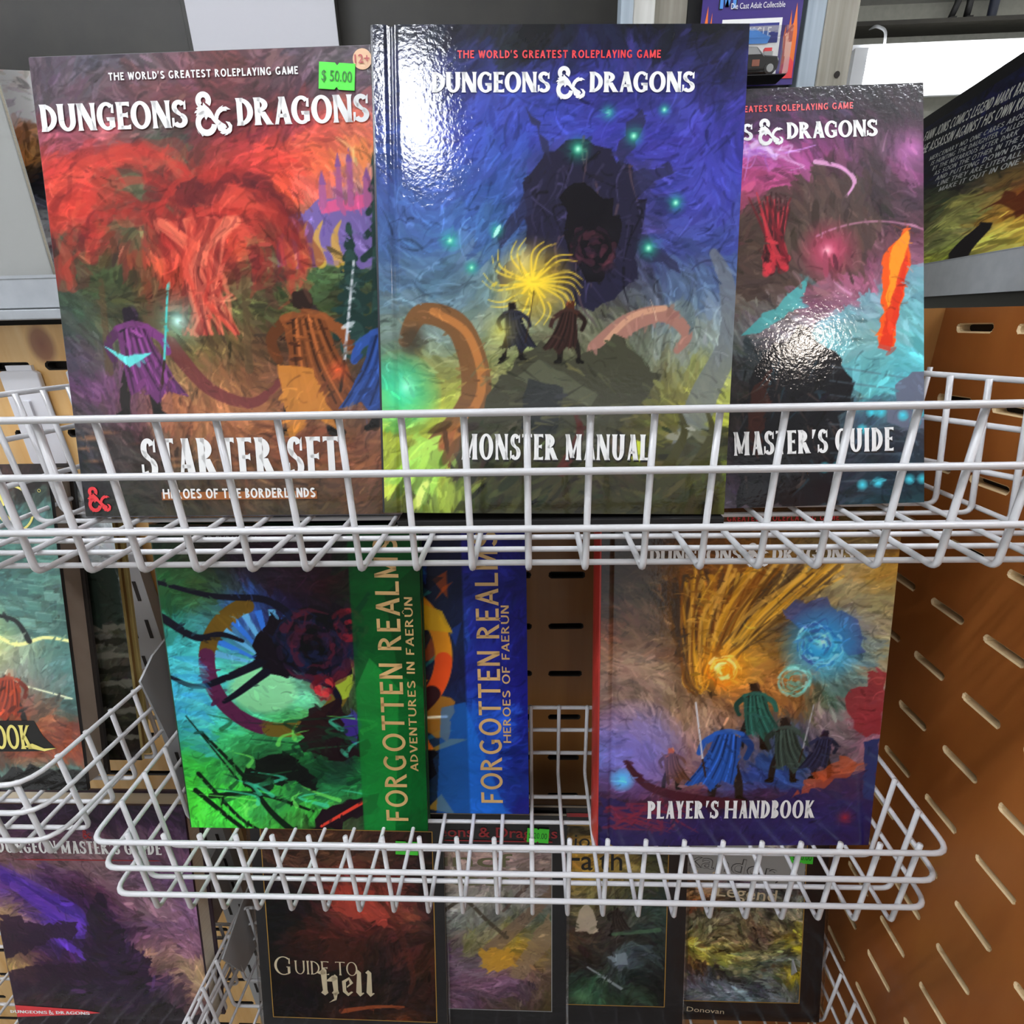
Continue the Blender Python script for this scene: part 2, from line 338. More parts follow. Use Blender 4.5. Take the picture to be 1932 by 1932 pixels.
# ------------------------------------------------------------------ lettering: strokes to polygons (flat printed letters)
class Face:
    def __init__(s, T=.2, t=.09, serif=.07, gap=.08, wide=1.0): s.T, s.t, s.s, s.gap, s.k = T, t, serif, gap, wide
    def stem(s, x, y0=0, y1=1, T=None, top=True, bot=True):
        T = (T or s.T)/2; f = s.s; L = y1-y0
        h = [(y0, T+(f if bot else 0)), (y0+.05*L, T+(f*.45 if bot else 0)), (y0+.15*L, T), (y1-.15*L, T), (y1-.05*L, T+(f*.45 if top else 0)), (y1, T+(f if top else 0))]
        return [[(x-a[1], a[0]), (x+a[1], a[0]), (x+b[1], b[0]), (x-b[1], b[0])] for a, b in zip(h, h[1:])]
    def bar(s, x0, x1, y, end=True, t=None):
        t = (t or s.t)/2; y = min(max(y, t), 1-t); e = s.s*.9 if end else 0; m = x1-max(.08, (x1-x0)*.3)
        lo, hi = max(0, y-t-e), min(1, y+t+e)
        return [[(x0, y-t), (m, y-t), (m, y+t), (x0, y+t)], [(m, y-t), (x1, lo), (x1, hi), (m, y+t)]]
    def diag(s, x0, y0, x1, y1, w):
        return [[(x0-w/2, y0), (x0+w/2, y0), (x1+w/2, y1), (x1-w/2, y1)]]
    def foot(s, x, y, w):
        f = s.s
        if f <= 0: return []
        d = .05 if y < .5 else -.05
        return [[(x-w/2-f, y), (x+w/2+f, y), (x+w/2+f*.3, y+d), (x-w/2-f*.3, y+d)]]
    def arc(s, cx, cy, rx, ry, a0, a1, wx=None, wy=None, n=22):
        wx = wx or s.T; wy = wy or s.t; P = []
        for k in range(n):
            q = []
            for a, inn in ((k, 0), (k+1, 0), (k+1, 1), (k, 1)):
                an = math.radians(a0+(a1-a0)*a/n); q.append((cx+(rx-wx*inn)*math.cos(an), cy+(ry-wy*inn)*math.sin(an)))
            P.append(q)
        return P
    def glyph(s, c):
        T, t, f = s.T, s.t, s.s; h = f+T/2; k = s.k
        if c == ' ': return [], .32*k
        if c == "'": return [[(.0, .62), (.05, .62), (T*.9, 1), (0, 1)]], T*.9
        if c == '.': return [[(0, 0), (T, 0), (T, T), (0, T)]], T
        if c == '-': return [[(0, .42), (.3, .42), (.3, .42+t), (0, .42+t)]], .3
        if c == ',': return [[(-.02, -.15), (.06, -.15), (T, T), (0, T)]], T
        if c == 'I': return s.stem(h), 2*h
        if c == 'L': w = .55*k; return s.stem(h)+s.bar(h, h+w, 0), h+w
        if c == 'E': w = .52*k; return s.stem(h)+s.bar(h, h+w, 0)+s.bar(h, h+w*.8, .52)+s.bar(h, h+w, 1), h+w
        if c == 'F': w = .52*k; return s.stem(h)+s.bar(h, h+w*.8, .5)+s.bar(h, h+w, 1), h+w
        if c == 'T': w = .76*k; m = w/2; return s.stem(m, top=False)+s.bar(m, w, 1)+[[(w-x, y) for x, y in p][::-1] for p in s.bar(m, w, 1)], w
        if c == 'H': w = .5*k+T; return s.stem(h)+s.stem(h+w)+[[(h, .46), (h+w, .46), (h+w, .46+t), (h, .46+t)]], 2*h+w
        if c == 'D':
            r = .56*k+T*.4; return s.stem(h)+s.arc(h, .5, r, .5, -90, 90), h+r
        if c in 'OQ':
            r = .38*k+T*.5; p = s.arc(r, .5, r, .515, 0, 360, n=36)
            return p+(s.diag(1.2*r, .25, 2*r, -.1, T) if c == 'Q' else []), 2*r
        if c in 'CG':
            r = .38*k+T*.5; p = s.arc(r, .5, r, .515, 48, 360-(48 if c == 'C' else 62), n=30)
            x = r+r*math.cos(math.radians(48)); p += [[(x-T*.45, .62), (x+.02, .6), (x+.02, .93), (x-T*.3, .88)]] if f > 0 else []
            if c == 'G': p += [[(x-T*.85, .02), (x+T*.15, .1), (x+T*.15, .46), (x-T*.85, .46)], [(x-T*1.2, .46-t), (x+T*.15, .46-t), (x+T*.15, .46), (x-T*1.35, .46)]]
            return p, r+r*.86
        if c == 'U' or c == 'Û':
            r = .33*k+T*.4; p = s.stem(f+T/2, .38, 1, bot=False)+s.stem(f+2*r-T/2, .38, 1, bot=False)+s.arc(f+r, .4, r, .41, 180, 360)
            if c == 'Û': m = f+r; p += [[(m-.2, 1.08), (m-.12, 1.08), (m+.04, 1.3), (m-.04, 1.3)], [(m+.12, 1.08), (m+.2, 1.08), (m+.04, 1.3), (m-.04, 1.3)]]
            return p, 2*r+2*f
        if c == 'J': r = .24*k+T*.5; return s.stem(2*r-T/2+f, .3, 1, bot=False)+s.arc(r+f, .3, r, .3, 190, 360), 2*r+2*f
        if c == 'B':
            r = .42*k+T*.3; return s.stem(h)+s.arc(h, .75, r*.88, .25+t*.2, -90, 90)+s.arc(h, .26, r, .27, -90, 90), h+r
        if c == 'P': r = .46*k+T*.3; return s.stem(h)+s.arc(h, .71, r, .29, -90, 90), h+r
        if c == 'R':
            r = .44*k+T*.3; return s.stem(h)+s.arc(h, .73, r, .27, -90, 90)+s.diag(h+r*.42, .48, h+r*1.12, 0, T*1.15)+s.foot(h+r*1.12, 0, T), h+r*1.12+T*.6
        if c == 'K': w = .55*k; return s.stem(h)+s.diag(h+.02, .4, h+w, 1, t*1.7)+s.foot(h+w, 1, t)+s.diag(h+w*.3, .56, h+w*1.08, 0, T*1.15)+s.foot(h+w*1.08, 0, T), h+w*1.08+T*.6
        if c == 'N':
            w = .5*k+T; g = t*1.5 if f > 0 else T
            return s.stem(f+g/2, T=g, top=(f > 0))+s.stem(f+w, T=g, bot=False)+s.diag(f+g*.5+T*.08, 1, f+w-T*.1, 0, T*1.25), w+2*f+g/2
        if c == 'M':
            w = .66*k+T; g = t*1.4 if f > 0 else T; m = f+w/2
            return s.stem(f+g/2, T=g)+s.stem(f+w, T=T)+s.diag(f+g*.5, 1, m, .08, T)+s.diag(m, .08, f+w-T*.1, 1, t*1.3), w+2*f+T/2
        if c == 'A':
            w = .78*k; m = w/2+f; return s.diag(f+T*.35, 0, m, 1, t*1.4 if f > 0 else T)+s.diag(w+f-T*.3, 0, m, 1, T*1.12)+[[(m-w*.3, .25), (m+w*.3, .25), (m+w*.27, .25+t), (m-w*.27, .25+t)]]+s.foot(f+T*.35, 0, t)+s.foot(w+f-T*.3, 0, T), w+2*f
        if c == 'V': w = .76*k; m = w/2+f; return s.diag(f+T*.4, 1, m, 0, T*1.1)+s.diag(w+f-T*.3, 1, m, 0, t*1.5 if f > 0 else T)+s.foot(f+T*.4, 1, T)+s.foot(w+f-T*.3, 1, t), w+2*f
        if c == 'W':
            w = 1.1*k; a = s.diag(f+T*.4, 1, w*.3+f, 0, T*1.05)+s.diag(w*.5+f, .95, w*.3+f, 0, t*1.4 if f > 0 else T)+s.diag(w*.5+f, .95, w*.72+f, 0, T*1.05)+s.diag(w+f-T*.2, 1, w*.72+f, 0, t*1.4 if f > 0 else T)
            return a+s.foot(f+T*.4, 1, T)+s.foot(w+f-T*.2, 1, t), w+2*f
        if c == 'Y': w = .74*k; m = w/2+f; return s.stem(m, 0, .48, top=False)+s.diag(f+T*.4, 1, m, .42, T*1.1)+s.diag(w+f-T*.3, 1, m, .42, t*1.5 if f > 0 else T)+s.foot(f+T*.4, 1, T)+s.foot(w+f-T*.3, 1, t), w+2*f
        if c == 'X': w = .7*k; return s.diag(T*.5, 1, w, 0, T*1.1)+s.diag(w, 1, T*.5, 0, T if f <= 0 else t*1.5), w+T*.5
        if c == 'S':
            r = .30*k+T*.35; rt = r*.9
            p = s.arc(r, .745, rt, .265, 25, 245, T*.9, t*1.25)+s.arc(r, .265, r, .275, -155, 70, T*.95, t*1.25)
            p += [[(r-rt*.9, .74), (r-rt*.55, .52), (r+r*.85, .28), (r+r*.35, .5), (r-rt*.2, .66)]]
            if f > 0: p += [[(r+rt*.66, .66), (r+rt*.98, .66), (r+rt*.98, 1), (r+rt*.7, .9)], [(r-r*.98, 0), (r-r*.68, .1), (r-r*.68, .36), (r-r*.98, .36)]]
            return p, 2*r
        if c == 'Z': w = .6*k; return s.bar(0, w, 1)+s.bar(0, w, 0)+s.diag(T*.6, 0, w-T*.6, 1, T*1.2), w
        return [], .3
    def text(s, st, height, width=None, x=0, y=0, align='c', spread=None):
        polys, cx = [], 0
        for i, c in enumerate(st):
            p, a = s.glyph(c); polys += [[(q[0]+cx, q[1]) for q in pl] for pl in p]
            cx += a+(s.gap if i < len(st)-1 else 0)
        kx = (width/cx) if width else height
        w = cx*kx; ox = x-(w/2 if align == 'c' else (w if align == 'r' else 0))
        return [[(ox+q[0]*kx, y+q[1]*height) for q in pl] for pl in polys]

AMP = [  # the ampersand emblem: a ring, a horned dragon shape crossing it, a claw-like tail
    [(.03, .57), (.0, .52), (.06, .53), (.03, .45), (.10, .49), (.15, .455), (.20, .50), (.27, .46), (.25, .41), (.28, .36), (.33, .43), (.40, .40), (.47, .31), (.53, .24), (.60, .235), (.66, .30), (.57, .38), (.49, .44), (.44, .54), (.37, .63), (.29, .70), (.24, .76), (.22, .68), (.16, .71), (.10, .76), (.13, .68), (.05, .63), (.09, .60)],
    [(.50, .40), (.50, .47), (.56, .57), (.64, .64), (.73, .68), (.70, .64), (.80, .65), (.91, .58), (.79, .58), (.82, .55), (.72, .55), (.65, .51), (.60, .44), (.585, .38)],
    [(.55, .24), (.64, .31), (.75, .25), (.79, .18), (.745, .165), (.76, .135), (.835, .185), (.81, .255), (.76, .32), (.86, .30), (.92, .22), (.90, .10), (.83, .02), (.86, .07), (.78, .015), (.70, .0), (.76, .04), (.66, .03), (.60, .07), (.64, .09), (.57, .12), (.55, .17)],
]
def ampersand(h, x, y, k=1):
    P = [[(x+q[0]*h*k, y+q[1]*h) for q in pl] for pl in AMP]
    F0 = Face(.2, .2, 0)
    ring = F0.arc(.247, .80, .195, .20, -40, 230, .135, .13, n=26)+F0.arc(.28, .29, .27, .29, 98, 352, .135, .145, n=30)
    ring += [[(.02, .16), (.10, .03), (.06, .08)], [(.10, .08), (.16, -.01), (.22, .04)]]
    return P+[[(x+q[0]*h*k, y+q[1]*h) for q in pl] for pl in ring]
def flat(name, parent, polys, mat, y=-.0007, tilt=0, about=(0, 0)):
    m = MB(); ca, sa = math.cos(tilt), math.sin(tilt)
    for pl in polys:
        q = [((p[0]-about[0])*ca-(p[1]-about[1])*sa+about[0], (p[0]-about[0])*sa+(p[1]-about[1])*ca+about[1]) for p in pl]
        a = sum(q[i-1][0]*q[i][1]-q[i][0]*q[i-1][1] for i in range(len(q)))
        if a < 0: q = q[::-1]
        m.add([(p[0], y, p[1]) for p in q], [tuple(range(len(q)))])
    return m.obj(name, mat, parent)
def rot90(polys):                                    # run upwards
    return [[(-q[1], q[0]) for q in pl] for pl in polys]
def moved(polys, dx, dy): return [[(q[0]+dx, q[1]+dy) for q in pl] for pl in polys]
def rect(x0, x1, z0, z1): return [(x0, z0), (x1, z0), (x1, z1), (x0, z1)]
_dg = None
def plain(st, height, x=0, y=0, align='c', width=None, bold=0.0, shear=0, space=1.0):
    # upright text letters of the built-in typeface, as polygons
    cu = bpy.data.curves.new('tmp', 'FONT'); cu.body = st; cu.size = 1; cu.offset = bold; cu.shear = shear; cu.space_character = space; cu.resolution_u = 3
    o = bpy.data.objects.new('tmp', cu); COL.objects.link(o)
    dg = bpy.context.evaluated_depsgraph_get(); ev = o.evaluated_get(dg); me = ev.to_mesh()
    V = [(v.co.x, v.co.y) for v in me.vertices]; F = [[V[i] for i in p.vertices] for p in me.polygons]
    ev.to_mesh_clear(); bpy.data.objects.remove(o); bpy.data.curves.remove(cu)
    if not F: return []
    xs = [q[0] for p in F for q in p]; x0, x1 = min(xs), max(xs)
    kz = height/.729; kx = (width/(x1-x0)) if width else kz
    ox = x-({'c': (x0+x1)/2, 'l': x0, 'r': x1}[align])*kx
    return [[(ox+q[0]*kx, y+q[1]*kz) for q in p] for p in F]

# ------------------------------------------------------------------ shared materials
M = {}
M['wire'] = material('white_coated_wire', 'd2d2d4', .32, coat=.25)
M['wire_thin'] = M['wire']
M['plate'] = material('grey_painted_steel', 'a2a4a6', .45)
M['shelf'] = noise_mat('grey_shelf_paint', 'a4a9ae', 'b0b5b9', 60, rough=.4, bump=.15)
M['ply'] = noise_mat('brown_plywood', '8a5c2e', 'a9773f', 3.2, (9, 1, .55), rough=.38, coat=.4, detail=6)
M['stain'] = noise_mat('red_brown_stained_board', '86491b', 'a8662e', 3.0, (1, 5, .8), rough=.36, coat=.35, detail=6, lo=.25, hi=.75)
M['raw'] = material('raw_slot_edge', 'e2c79a', .5)
M['hole'] = material('slot_dark', '1a130c', .8)
M['dark'] = noise_mat('dark_olive_board', '1d1a14', '28251d', 30, rough=.6)
M['white'] = material('white_plastic', 'e6e6ec', .4)
M['paper'] = noise_mat('paper_edges', 'cfc6b0', 'e4dcc8', 260, (.02, .02, 3), rough=.8)
M['greypaper'] = noise_mat('grey_tan_page_edges', '8c7c6c', 'a39383', 240, (3, .02, .02), rough=.8)
M['black'] = material('black_board', '141314', .45)
M['blackgloss'] = material('black_gloss_board', '17161a', .3, coat=.3)
M['ink_white'] = material('ink_white', 'f4f4f2', .4)
M['ink_dark'] = material('ink_dark', '14120f', .5)
M['ink_red'] = material('ink_red', 'e23a40', .4)
M['ink_red2'] = material('ink_dark_red', 'a8262c', .4)
M['ink_gold'] = material('ink_gold', 'd2aa6c', .4)
M['ink_yellow'] = material('ink_yellow', 'f0e27c', .4)
M['ink_cream'] = material('ink_cream', 'e8d8b4', .4)
M['ink_grey'] = material('ink_grey', 'aeb0ae', .5)
M['gold_line'] = material('gold_line', 'c99a3c', .4)
M['green'] = material('fluorescent_green_paper', '4fe63c', .6)
M['ink_green'] = material('ink_on_green', '1f6a1e', .6)
M['art'] = art_mat('glossy_printed_cover')
M['artsatin'] = art_mat('satin_printed_cover', .5, .12, .1, 420, .25, .1)
M['wall'] = noise_mat('grey_beige_plaster', 'a3a296', 'b1b0a4', 40, rough=.9)
M['ceil'] = noise_mat('ceiling_paint', 'b9b8b4', 'c4c3be', 30, rough=.9)
M['floor'] = noise_mat('shop_floor', '6e6a64', '847f78', 8, rough=.6)
M['post'] = noise_mat('weathered_taupe_post', '7f7b6e', 'a8a396', 6, (30, 30, 1.5), rough=.7, detail=7, bump=.4)
M['bluepost'] = noise_mat('blue_grey_painted_post', '8d9aa6', 'b3c0c8', 5, (30, 30, 1.5), rough=.5, detail=7)
M['whitepost'] = noise_mat('worn_white_paint', 'b4b4ac', 'd2d2cc', 6, (30, 30, 2), rough=.6, detail=7)
M['clear'] = clear_mat('clear_plastic_sleeve', .015, .1)
M['blister'] = clear_mat('clear_blister', .05, .05)
M['tube'] = material('lit_tube', 'ffffff', .5, emit='f4f8ff', strength=TUBE_POWER)
M['lamp'] = material('lit_downlight', 'ffffff', .5, emit='fff1e4', strength=SPOT_POWER)
M['fixture'] = material('white_enamel', 'e4e6ea', .35)

def pine_mat():
    m = material('knotty_pine', 'd9a866', .4, coat=.3); nt = m.node_tree; b = nt.nodes['Principled BSDF']
    tc = nt.nodes.new('ShaderNodeTexCoord'); mp = nt.nodes.new('ShaderNodeMapping'); n = nt.nodes.new('ShaderNodeTexNoise'); r = nt.nodes.new('ShaderNodeValToRGB')
    mp.inputs['Scale'].default_value = (14, 1, 1.6); n.inputs['Scale'].default_value = 4; n.inputs['Detail'].default_value = 5
    r.color_ramp.elements[0].color = hl('dca65a'); r.color_ramp.elements[1].color = hl('efc88a'); r.color_ramp.elements[0].position = .3; r.color_ramp.elements[1].position = .7
    nt.links.new(tc.outputs['Object'], mp.inputs['Vector']); nt.links.new(mp.outputs['Vector'], n.inputs['Vector']); nt.links.new(n.outputs['Fac'], r.inputs['Fac'])
    # a single round brown knot with rings
    mp2 = nt.nodes.new('ShaderNodeMapping'); mp2.inputs['Location'].default_value = (.470*1.25, -.5, -(EYE-.014)*.9); mp2.inputs['Scale'].default_value = (1.25, 1, .9)
    ln = nt.nodes.new('ShaderNodeVectorMath'); ln.operation = 'LENGTH'; r2 = nt.nodes.new('ShaderNodeValToRGB'); mx = nt.nodes.new('ShaderNodeMix'); mx.data_type = 'RGBA'
    nt.links.new(tc.outputs['Object'], mp2.inputs['Vector']); nt.links.new(mp2.outputs['Vector'], ln.inputs[0])
    e = r2.color_ramp.elements; e[0].position = 0; e[0].color = (1, 1, 1, 1); e[1].position = .019; e[1].color = (0, 0, 0, 1)
    k = r2.color_ramp.elements.new(.012); k.color = (.85, .85, .85, 1)
    nt.links.new(ln.outputs['Value'], r2.inputs['Fac']); nt.links.new(r2.outputs['Color'], mx.inputs[0])
    nt.links.new(r.outputs['Color'], mx.inputs[6]); mx.inputs[7].default_value = hl('8a4a24'); nt.links.new(mx.outputs[2], b.inputs['Base Color'])
    return m
M['pine'] = pine_mat()

# ------------------------------------------------------------------ the room
def slot_panel(name, mp, a0, a1, b0, b1, ca, cb, pa, pb, la, lb, mats, depth=.010, skip=None):
    """a board in the (a,b) plane pierced by rows of round-ended slots"""
    m = MB(); slots = MB(); N = 20
    A = [a0]+[ca+pa*(k+.5) for k in range(math.ceil((a0-ca)/pa-.5), math.floor((a1-ca)/pa-.5)+1) if a0 < ca+pa*(k+.5) < a1]+[a1]
    B = [b0]+[cb+pb*(k+.5) for k in range(math.ceil((b0-cb)/pb-.5), math.floor((b1-cb)/pb-.5)+1) if b0 < cb+pb*(k+.5) < b1]+[b1]
    R = random.Random(5)
    mat_i = []
    def quad(pts, mi):
        o = len(m.v); m.v += [mp(*p) for p in pts]; m.f.append(tuple(range(o, o+len(pts)))); mat_i.append(mi)
    for x0, x1 in zip(A, A[1:]):
        for z0, z1 in zip(B, B[1:]):
            kx = round(((x0+x1)/2-ca)/pa); kz = round(((z0+z1)/2-cb)/pb); cx, cz = ca+kx*pa, cb+kz*pb
            ok = x0 < cx-la/2-.004 and x1 > cx+la/2+.004 and z0 < cz-lb/2-.002 and z1 > cz+lb/2+.002
            if not ok or (skip and skip(cx, cz)):
                quad([(x0, z0, 0), (x1, z0, 0), (x1, z1, 0), (x0, z1, 0)], 0); continue
            h = lb/2; st = []
            for k in range(N):
                t = 2*PI*(k+.5)/N; sx = (la/2-h) if math.cos(t) > 0 else -(la/2-h)
                st.append((cx+sx+h*math.cos(t)+R.gauss(0, .0002), cz+h*math.sin(t)+R.gauss(0, .0002)))
            out = []
            for k in range(N):
                t = 2*PI*(k+.5)/N; c, s_ = math.cos(t), math.sin(t); q = max(abs(c), abs(s_)); c, s_ = c/q, s_/q
                out.append((cx+c*((x1-cx) if c > 0 else (cx-x0)), cz+s_*((z1-cz) if s_ > 0 else (cz-z0))))
            rim = [(p[0]*1, p[1]*1) for p in st]
            wide = [(cx+(p[0]-cx)*(1+.0016/(la/2)), cz+(p[1]-cz)*(1+.0011/h)) for p in st]
            for k in range(N):
                j = (k+1) % N
                quad([(*out[k], 0), (*out[j], 0), (*wide[j], 0), (*wide[k], 0)], 0)
                quad([(*wide[k], 0), (*wide[j], 0), (*rim[j], .0012), (*rim[k], .0012)], 1)
                quad([(*rim[k], .0012), (*rim[j], .0012), (*rim[j], depth), (*rim[k], depth)], 1)
            for c, s_ in ((x0, z0), (x1, z0), (x1, z1), (x0, z1)):          # the corner triangles
                j = min(range(N), key=lambda k: (out[k][0]-c)**2+(out[k][1]-s_)**2)
                cand = sorted(range(N), key=lambda k: (out[k][0]-c)**2+(out[k][1]-s_)**2)[:2]
                quad([(c, s_, 0), (*out[cand[0]], 0), (*out[cand[1]], 0)], 0)
            quad([(*p, depth) for p in rim], 2)
    T_ = .018
    for p, q in (((a0, b0), (a1, b0)), ((a1, b0), (a1, b1)), ((a1, b1), (a0, b1)), ((a0, b1), (a0, b0))):
        quad([(*p, 0), (*q, 0), (*q, T_), (*p, T_)], 0)
    quad([(a0, b0, T_), (a1, b0, T_), (a1, b1, T_), (a0, b1, T_)], 0)
    o = m.obj(name, mats); o.data.polygons.foreach_set('material_index', mat_i); return struct(o)
YB, XS = .50, .375
def on_back(a, b, d): return (a, YB+d, b+EYE)
def on_side(a, b, d): return (XS+d, a, b+EYE)
slot_panel('wall_back', on_back, -.418, XS, -EYE, 0.0, .0405, -.5348, .0600, .0668, .0375, .0062, [M['ply'], M['hole'], M['hole']])
slot_panel('wall_back_left', on_back, -1.25, -.418, -EYE, 0.004, -.4535, -.0337, .0560, .0668, .0375, .0062, [M['pine'], M['hole'], M['hole']])
slot_panel('wall_right', on_side, -.55, YB, -EYE, 0.0, .3460, -.3146, .0584, .0597, .0345, .0058, [M['stain'], M['raw'], M['hole']])
struct(box('floor', -2.6, 3.4, -3.2, 3.3, -.03, 0, M['floor']))
struct(box('ceiling', -2.6, 3.4, -3.2, 3.3, 2.72, 2.75, M['ceil']))
struct(box('wall_far', -2.6, 3.4, 3.2, 3.3, 0, 2.72, M['wall']))
struct(box('trim_1', -.4, 3.4, 3.08, 3.2, EYE+1.245, EYE+1.262, M['dark']))

# lights: strip tube along the aisle behind the camera, a round downlight, a strip across the far side, two added fill tubes
def strip_light(name, label, x, y, z, L, along='y', wid=.11, lit=None, lean=0, tr=.02):
    t = thing(name, label, 'ceiling light', (x, y, z), lean=lean)
    m = MB(); n = MB(); e = MB(); k = MB()
    w = wid
    if along == 'y':
        m.prism([(-w, .0), (-w*.55, .05), (w*.55, .05), (w, .0), (w*.98, -.012), (-w*.98, -.012)], -L/2, L/2, 1)
        for s in (-.45, .45): n = MB(); n.lathe([(.02, -L/2+.03), (.02, L/2-.03)], (w*s, 0, -.035), 'y'); n.obj('tube', lit or M['tube'], t)
        for s in (-1, 1): e = MB(); e.box(-w*.7, w*.7, s*(L/2-.02)-.012, s*(L/2-.02)+.012, -.06, -.012); e.obj('end_cap', M['fixture'], t)
    else:
        m.prism([(-w, .0), (-w*.55, .05), (w*.55, .05), (w, .0), (w*.98, -.012), (-w*.98, -.012)], -L/2, L/2, 0)
        for s in (-.45, .45): n = MB(); n.lathe([(tr, -L/2+.10), (tr, L/2-.10)], (0, w*s, -.035), 'x'); n.obj('tube', lit or M['tube'], t)
        for s in (-1, 1): e = MB(); e.box(s*(L/2-.05)-.03, s*(L/2-.05)+.03, -w*.7, w*.7, -.06, -.012); e.obj('end_cap', M['fixture'], t)
    m.obj('housing', M['fixture'], t)
    return t
strip_light('strip_light', 'white twin tube strip light on the ceiling behind the camera', -.285, -.74, 1.32, .46, 'y', .10)
strip_light('strip_light', 'long twin tube fill light added on the ceiling to the left over the aisle', -1.05, -.14, 1.32, 1.3, 'x', .11, material('added_fill_tube', 'ffffff', .5, emit='f4f8ff', strength=55))  # added lamp, out of view, brightens the left side
strip_light('strip_light', 'long twin tube fill light added on the ceiling to the right over the aisle', 1.25, -.14, 1.32, 1.2, 'x')  # added lamp, out of view, for general fill from the right
fl = strip_light('strip_light', 'glowing white strip light facing the aisle at the far right behind the comics', 2.66, 3.06, 1.060, 2.3, 'x', .105, material('lit_far_tube', 'ffffff', .5, emit='fbfdff', strength=7), PI/2, .034)
m = MB(); m.tube(fillet([(-.98, -.10, -.02), (-.985, -.15, -.02), (-1.02, -.175, 0), (-1.02, -.19, .06)], .02), .006); m.obj('hanger', M['plate'], fl, True)
dl = thing('downlight', 'round downlight in the ceiling behind the camera on the right', 'ceiling light', (1.58, -1.55, 1.37))
m = MB(); m.lathe([(.11, 0), (.13, 0), (.13, -.02), (.105, -.02)], (0, 0, 0)); m.obj('ring', M['fixture'], dl, True)
m = MB(); m.lathe([(.10, -.012), (.10, -.022)], (0, 0, 0)); m.obj('diffuser', M['lamp'], dl)

# ------------------------------------------------------------------ wire baskets
def wire_basket(label, plan_top, plan_floor, zt, zf, rails, xw, yw, xr, r, tip=.004, plates=(), fr=.012, zside=None, hook=True):
    """plan: (xl_front, xr_front, y_front, xl_back, xr_back, y_back) ; xw: x of the front-to-back wires ; yw: y of the side-to-side wires"""
    xlf, xrf, yf, xlb, xrb, yb = plan_top; flf, frf, ff, flb, frb, fb = plan_floor
    t = thing('wire_basket', label, 'wire basket', (0, 0, 0)); Z = lambda z: z
    def side(y, left, floor=False):
        a = (flf, frf, ff, flb, frb, fb) if floor else plan_top
        k = (y-a[2])/(a[5]-a[2]); return (a[0]+(a[3]-a[0])*k) if left else (a[1]+(a[4]-a[1])*k)
    for h in rails:
        k = (h-zf)/(zt-zf); mix = lambda p, q: q+(p-q)*k
        o = r*2-.0004
        c = [(mix(xlf, flf)-o, mix(yf, ff)-o), (mix(xrf, frf)+o, mix(yf, ff)-o), (mix(xrb, frb)+o, mix(yb, fb)+o), (mix(xlb, flb)-o, mix(yb, fb)+o)]
        mid = ((c[0][0]+c[1][0])/2, c[0][1])
        pts = [(mid[0], mid[1], h), (c[1][0], c[1][1], h), (c[2][0], c[2][1], h), (c[3][0], c[3][1], h), (c[0][0], c[0][1], h), (mid[0], mid[1], h)]
        m = MB(); m.tube(fillet(pts, fr)[:-1], r*1.06, 10, closed=True); m.obj('rail', M['wire'], t, True)
    for x in xw:
        m = MB(); m.tube(fillet([(x, yf, zt+tip), (x, ff, zf), (x, fb, zf), (x, yb, zt+tip)], .005), r, 8); m.obj('wire', M['wire'], t, True)
    for y in yw:
        z = zf-2*r+.0003
        m = MB(); m.tube(fillet([(side(y, True), y, zt+tip), (side(y, True, True), y, z), (side(y, False, True), y, z), (side(y, False), y, zt+tip)], .007), r, 8); m.obj('wire', M['wire'], t, True)
    for poly, x0 in plates:
        m = MB(); m.prism(poly, x0-.001, x0+.001, 0); m.obj('hanging_plate', M['plate'], t)
    t.location.z = EYE
    return t
def frange(a, b, d):
    n = int(round((b-a)/d)); return [a+d*i for i in range(n+1)]
def hang(yb, zt, zf):      # a bracket plate from the basket's back to the wall slots
    return [(yb-.05, zt-.006), (yb, zt+.012), (YB+.004, zt+.028), (YB+.004, zf+.012), (yb+.02, zf+.004), (yb-.03, zf+.012)]
S = .0320
TOPB = wire_basket('widest white wire basket at eye level holding the three tallest books', (-.398, .350, .2550, -.364, .256, .425), (-.392, .370, .2550, -.36, .268, .425), -.0435, -.1333, [-.0435, -.0744, -.1065],
    [-.2570+S*i for i in range(-4, 19)], [.2716+.0187*i for i in range(0, 9)], None, .0019, tip=.0, plates=[(hang(.425, -.0435, -.1333), -.30), (hang(.425, -.0435, -.1333), .20)])
MIDB = wire_basket('white wire basket with rounded corners in the middle, under the widest one', (-.317, .281, .2486, -.3215, .2845, .379), (-.317, .281, .2486, -.3215, .2845, .379), -.3462, -.4245, [-.3462, -.3735, -.4025],
    [-.2930+.02655*i for i in range(0, 22)], [.2486+.0262*i for i in range(1, 5)], None, .00175, tip=.0045, plates=[(hang(.379, -.3462, -.4245), -.25), (hang(.379, -.3462, -.4245), .22)])
LEFB = wire_basket('white wire basket at the left edge holding the two fantasy adventure volumes', (-.95, -.358, .2545, -.95, -.349, .372), (-.95, -.358, .2545, -.95, -.349, .372), -.2985, -.3722, [-.2985, -.3255, -.354],
    frange(-.936, -.366, .0285), [.2545+.0235*i for i in range(1, 5)], None, .0018, tip=.0, plates=[([(.352, -.292), (.372, -.280), (YB+.004, -.250), (YB+.004, -.34), (.385, -.372), (.36, -.366)], -.3455), ([(.352, -.292), (.372, -.280), (YB+.004, -.250), (YB+.004, -.34), (.385, -.372), (.36, -.366)], -.90)], fr=.02)
LOWB = wire_basket('white wire basket at the bottom holding the row of bagged slim books', (-.374, .345, .25, -.374, .345, .41), (-.372, .343, .25, -.372, .343, .41), -.70, -.7845, [-.70, -.73, -.76],
    frange(-.366, .330, .029), [.25+.026*i for i in range(1, 6)], None, .00175, tip=.003, plates=[(hang(.41, -.70, -.7845), -.372), (hang(.41, -.70, -.7845), .30)])
